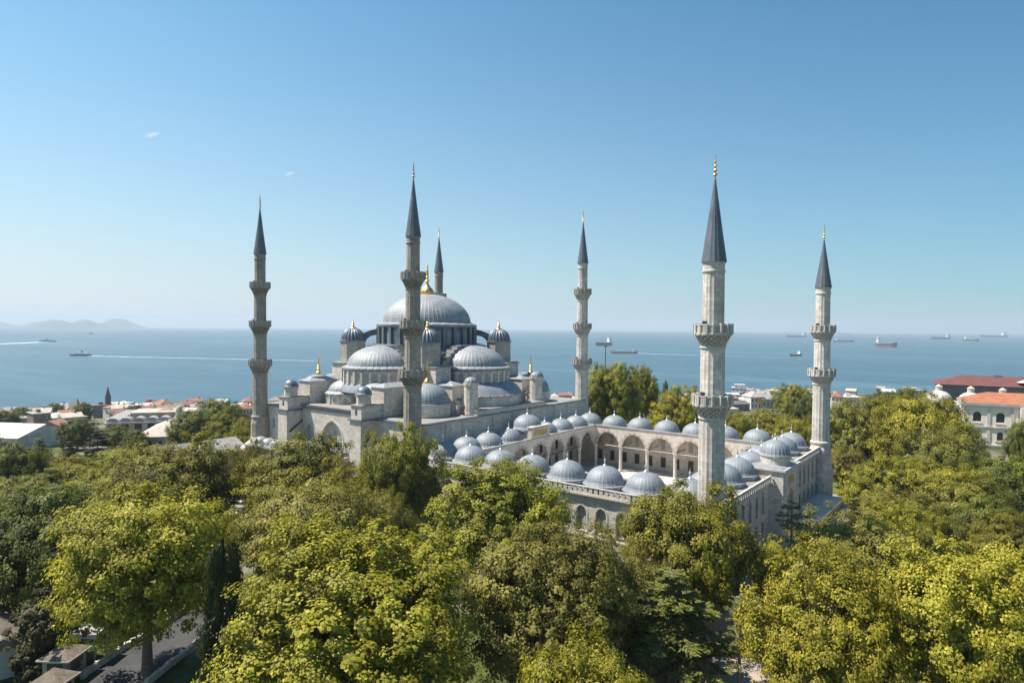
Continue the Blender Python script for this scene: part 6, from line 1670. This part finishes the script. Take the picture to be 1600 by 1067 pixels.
def foam():
    m, nt, b = mat('wake_foam')
    g = nt.nodes.new('ShaderNodeNewGeometry'); nz = noise(nt, g.outputs['Position'], 0.06, 5, 0.7)
    cc_ = ramp(nt, nz, ((0.35, (0.22, 0.36, 0.42)), (0.62, (0.72, 0.76, 0.77)))); nt.links.new(cc_, b.inputs['Base Color']); b.inputs['Roughness'].default_value = 0.7
    return m
M['foam'] = foam()
def wake(name, p, q, w0, w1):
    p = Vector(p); q = Vector(q); d = (q-p); L = d.length; d.normalize(); n = Vector((-d.y, d.x)); mb = MB(); K = 40; rr = random.Random(5)
    for i in range(K+1):
        f = i/K; w = w0+(w1-w0)*f; w *= rr.uniform(0.75, 1.15); c = p+d*L*f+n*rr.uniform(-0.8, 0.8)
        mb.v += [(c.x-n.x*w/2, c.y-n.y*w/2, SEA+0.12), (c.x+n.x*w/2, c.y+n.y*w/2, SEA+0.12)]
    for i in range(K): mb.f.append((2*i, 2*i+1, 2*i+3, 2*i+2))
    tag(part(name, mb, 'foam'), kind='structure')
wake('ferry_wake', (-1748, 552), (-1178, 801), 15, 7)
wake('distant_ferry_wake', (-3250, 920), (-2950, 630), 60, 40)
wake('tanker_wake', (-886, 1748), (-453, 1778), 14, 5)

# ------------------------------------------------------------------ two wisps of cloud
def cloud(name, label, x, y, z, s):
    m = bpy.data.materials.new('cloud_vapour'); m.use_nodes = True; nt = m.node_tree; nt.nodes.clear()
    out = nt.nodes.new('ShaderNodeOutputMaterial'); v = nt.nodes.new('ShaderNodeVolumePrincipled')
    tc_ = nt.nodes.new('ShaderNodeTexCoord'); nz = nt.nodes.new('ShaderNodeTexNoise'); nz.inputs['Scale'].default_value = 2.4; nz.inputs['Detail'].default_value = 5
    nt.links.new(tc_.outputs['Object'], nz.inputs['Vector'])
    ln = nt.nodes.new('ShaderNodeVectorMath'); ln.operation = 'LENGTH'; nt.links.new(tc_.outputs['Object'], ln.inputs[0])
    f = math_(nt, 'SUBTRACT', nz.outputs['Fac'], math_(nt, 'MULTIPLY', ln.outputs['Value'], 0.42))
    dn = math_(nt, 'MULTIPLY', math_(nt, 'MAXIMUM', math_(nt, 'SUBTRACT', f, 0.18), 0.0), 0.09)
    nt.links.new(dn, v.inputs['Density']); v.inputs['Color'].default_value = (1, 1, 1, 1); v.inputs['Anisotropy'].default_value = 0.3
    nt.links.new(v.outputs[0], out.inputs['Volume']); M[name] = m
    prof = [(max(0.02, math.cos(a)), math.sin(a)) for a in [PI*(i/10-0.5) for i in range(11)]]
    o = part('cloud', MB().lathe(prof, 20), name); o.location = (x, y, z); o.scale = s; o.rotation_euler = (0, R(-14), R(37))
    tag(o, label, 'cloud', 'wisps of cloud')
cloud('cloud_vapour_left', 'small white wisp of cloud in the upper left sky', -5212, 2238, 1489, (75, 40, 22))
cloud('cloud_vapour_right', 'fainter small wisp of cloud above and left of the grey minaret tip', -4376, 2869, 1198, (55, 30, 20))

# ------------------------------------------------------------------ the park goes on to both sides
pk = thing('park_trees', None, None, (40, 40, 4)); pk.location = (40, 40, 4); tag(pk, kind='stuff')
rp = random.Random(77)
spots = [(rp.uniform(48, 110), rp.uniform(-40, 165)) for _ in range(22)] + [(x, -87.6+0.26*(32-x)-rp.uniform(13, 55)) for x in [rp.uniform(-230, -45) for _ in range(24)]]
for x, y in spots:
    kd = rp.choice(['plane_a', 'green_a', 'olive_a', 'dark_a', 'green_b', 'plane_c']); me, ctr, Rx, Hc = CROWNS[kd]; g = hgt(x, y); s = rp.uniform(0.75, 1.15)
    k = (kd, 0.86)
    if k not in _trunks: _trunks[k] = limbs_mesh(ctr, Hc/0.86-Hc, Hc, 0.55, len(_trunks))
    for nm, mm, z in (('trunk', _trunks[k], 0), ('crown', me, (Hc/0.86-Hc)*s)):
        o = part(nm, mm, None, pk, (x, y, g+z), None, rp.uniform(0, 6)); o.scale = (s, s, s)

# ------------------------------------------------------------------ haze: one closed box of even air
def build_haze():
    m = bpy.data.materials.new('haze_air'); m.use_nodes = True
    nt = m.node_tree; nt.nodes.clear()
    out = nt.nodes.new('ShaderNodeOutputMaterial')
    v = nt.nodes.new('ShaderNodeVolumePrincipled')
    v.inputs['Color'].default_value = (0.74, 0.87, 1.0, 1)
    v.inputs['Density'].default_value = HAZE_DENSITY
    v.inputs['Anisotropy'].default_value = 0.1
    nt.links.new(v.outputs[0], out.inputs['Volume'])
    M['haze'] = m
    mb = MB().box(-21000, -21500, -48.0, 21000, 21500, HAZE_TOP)
    tag(part('haze', mb, 'haze'), kind='stuff')
HAZE_DENSITY = 9.0e-5
HAZE_TOP = 260.0
build_haze()
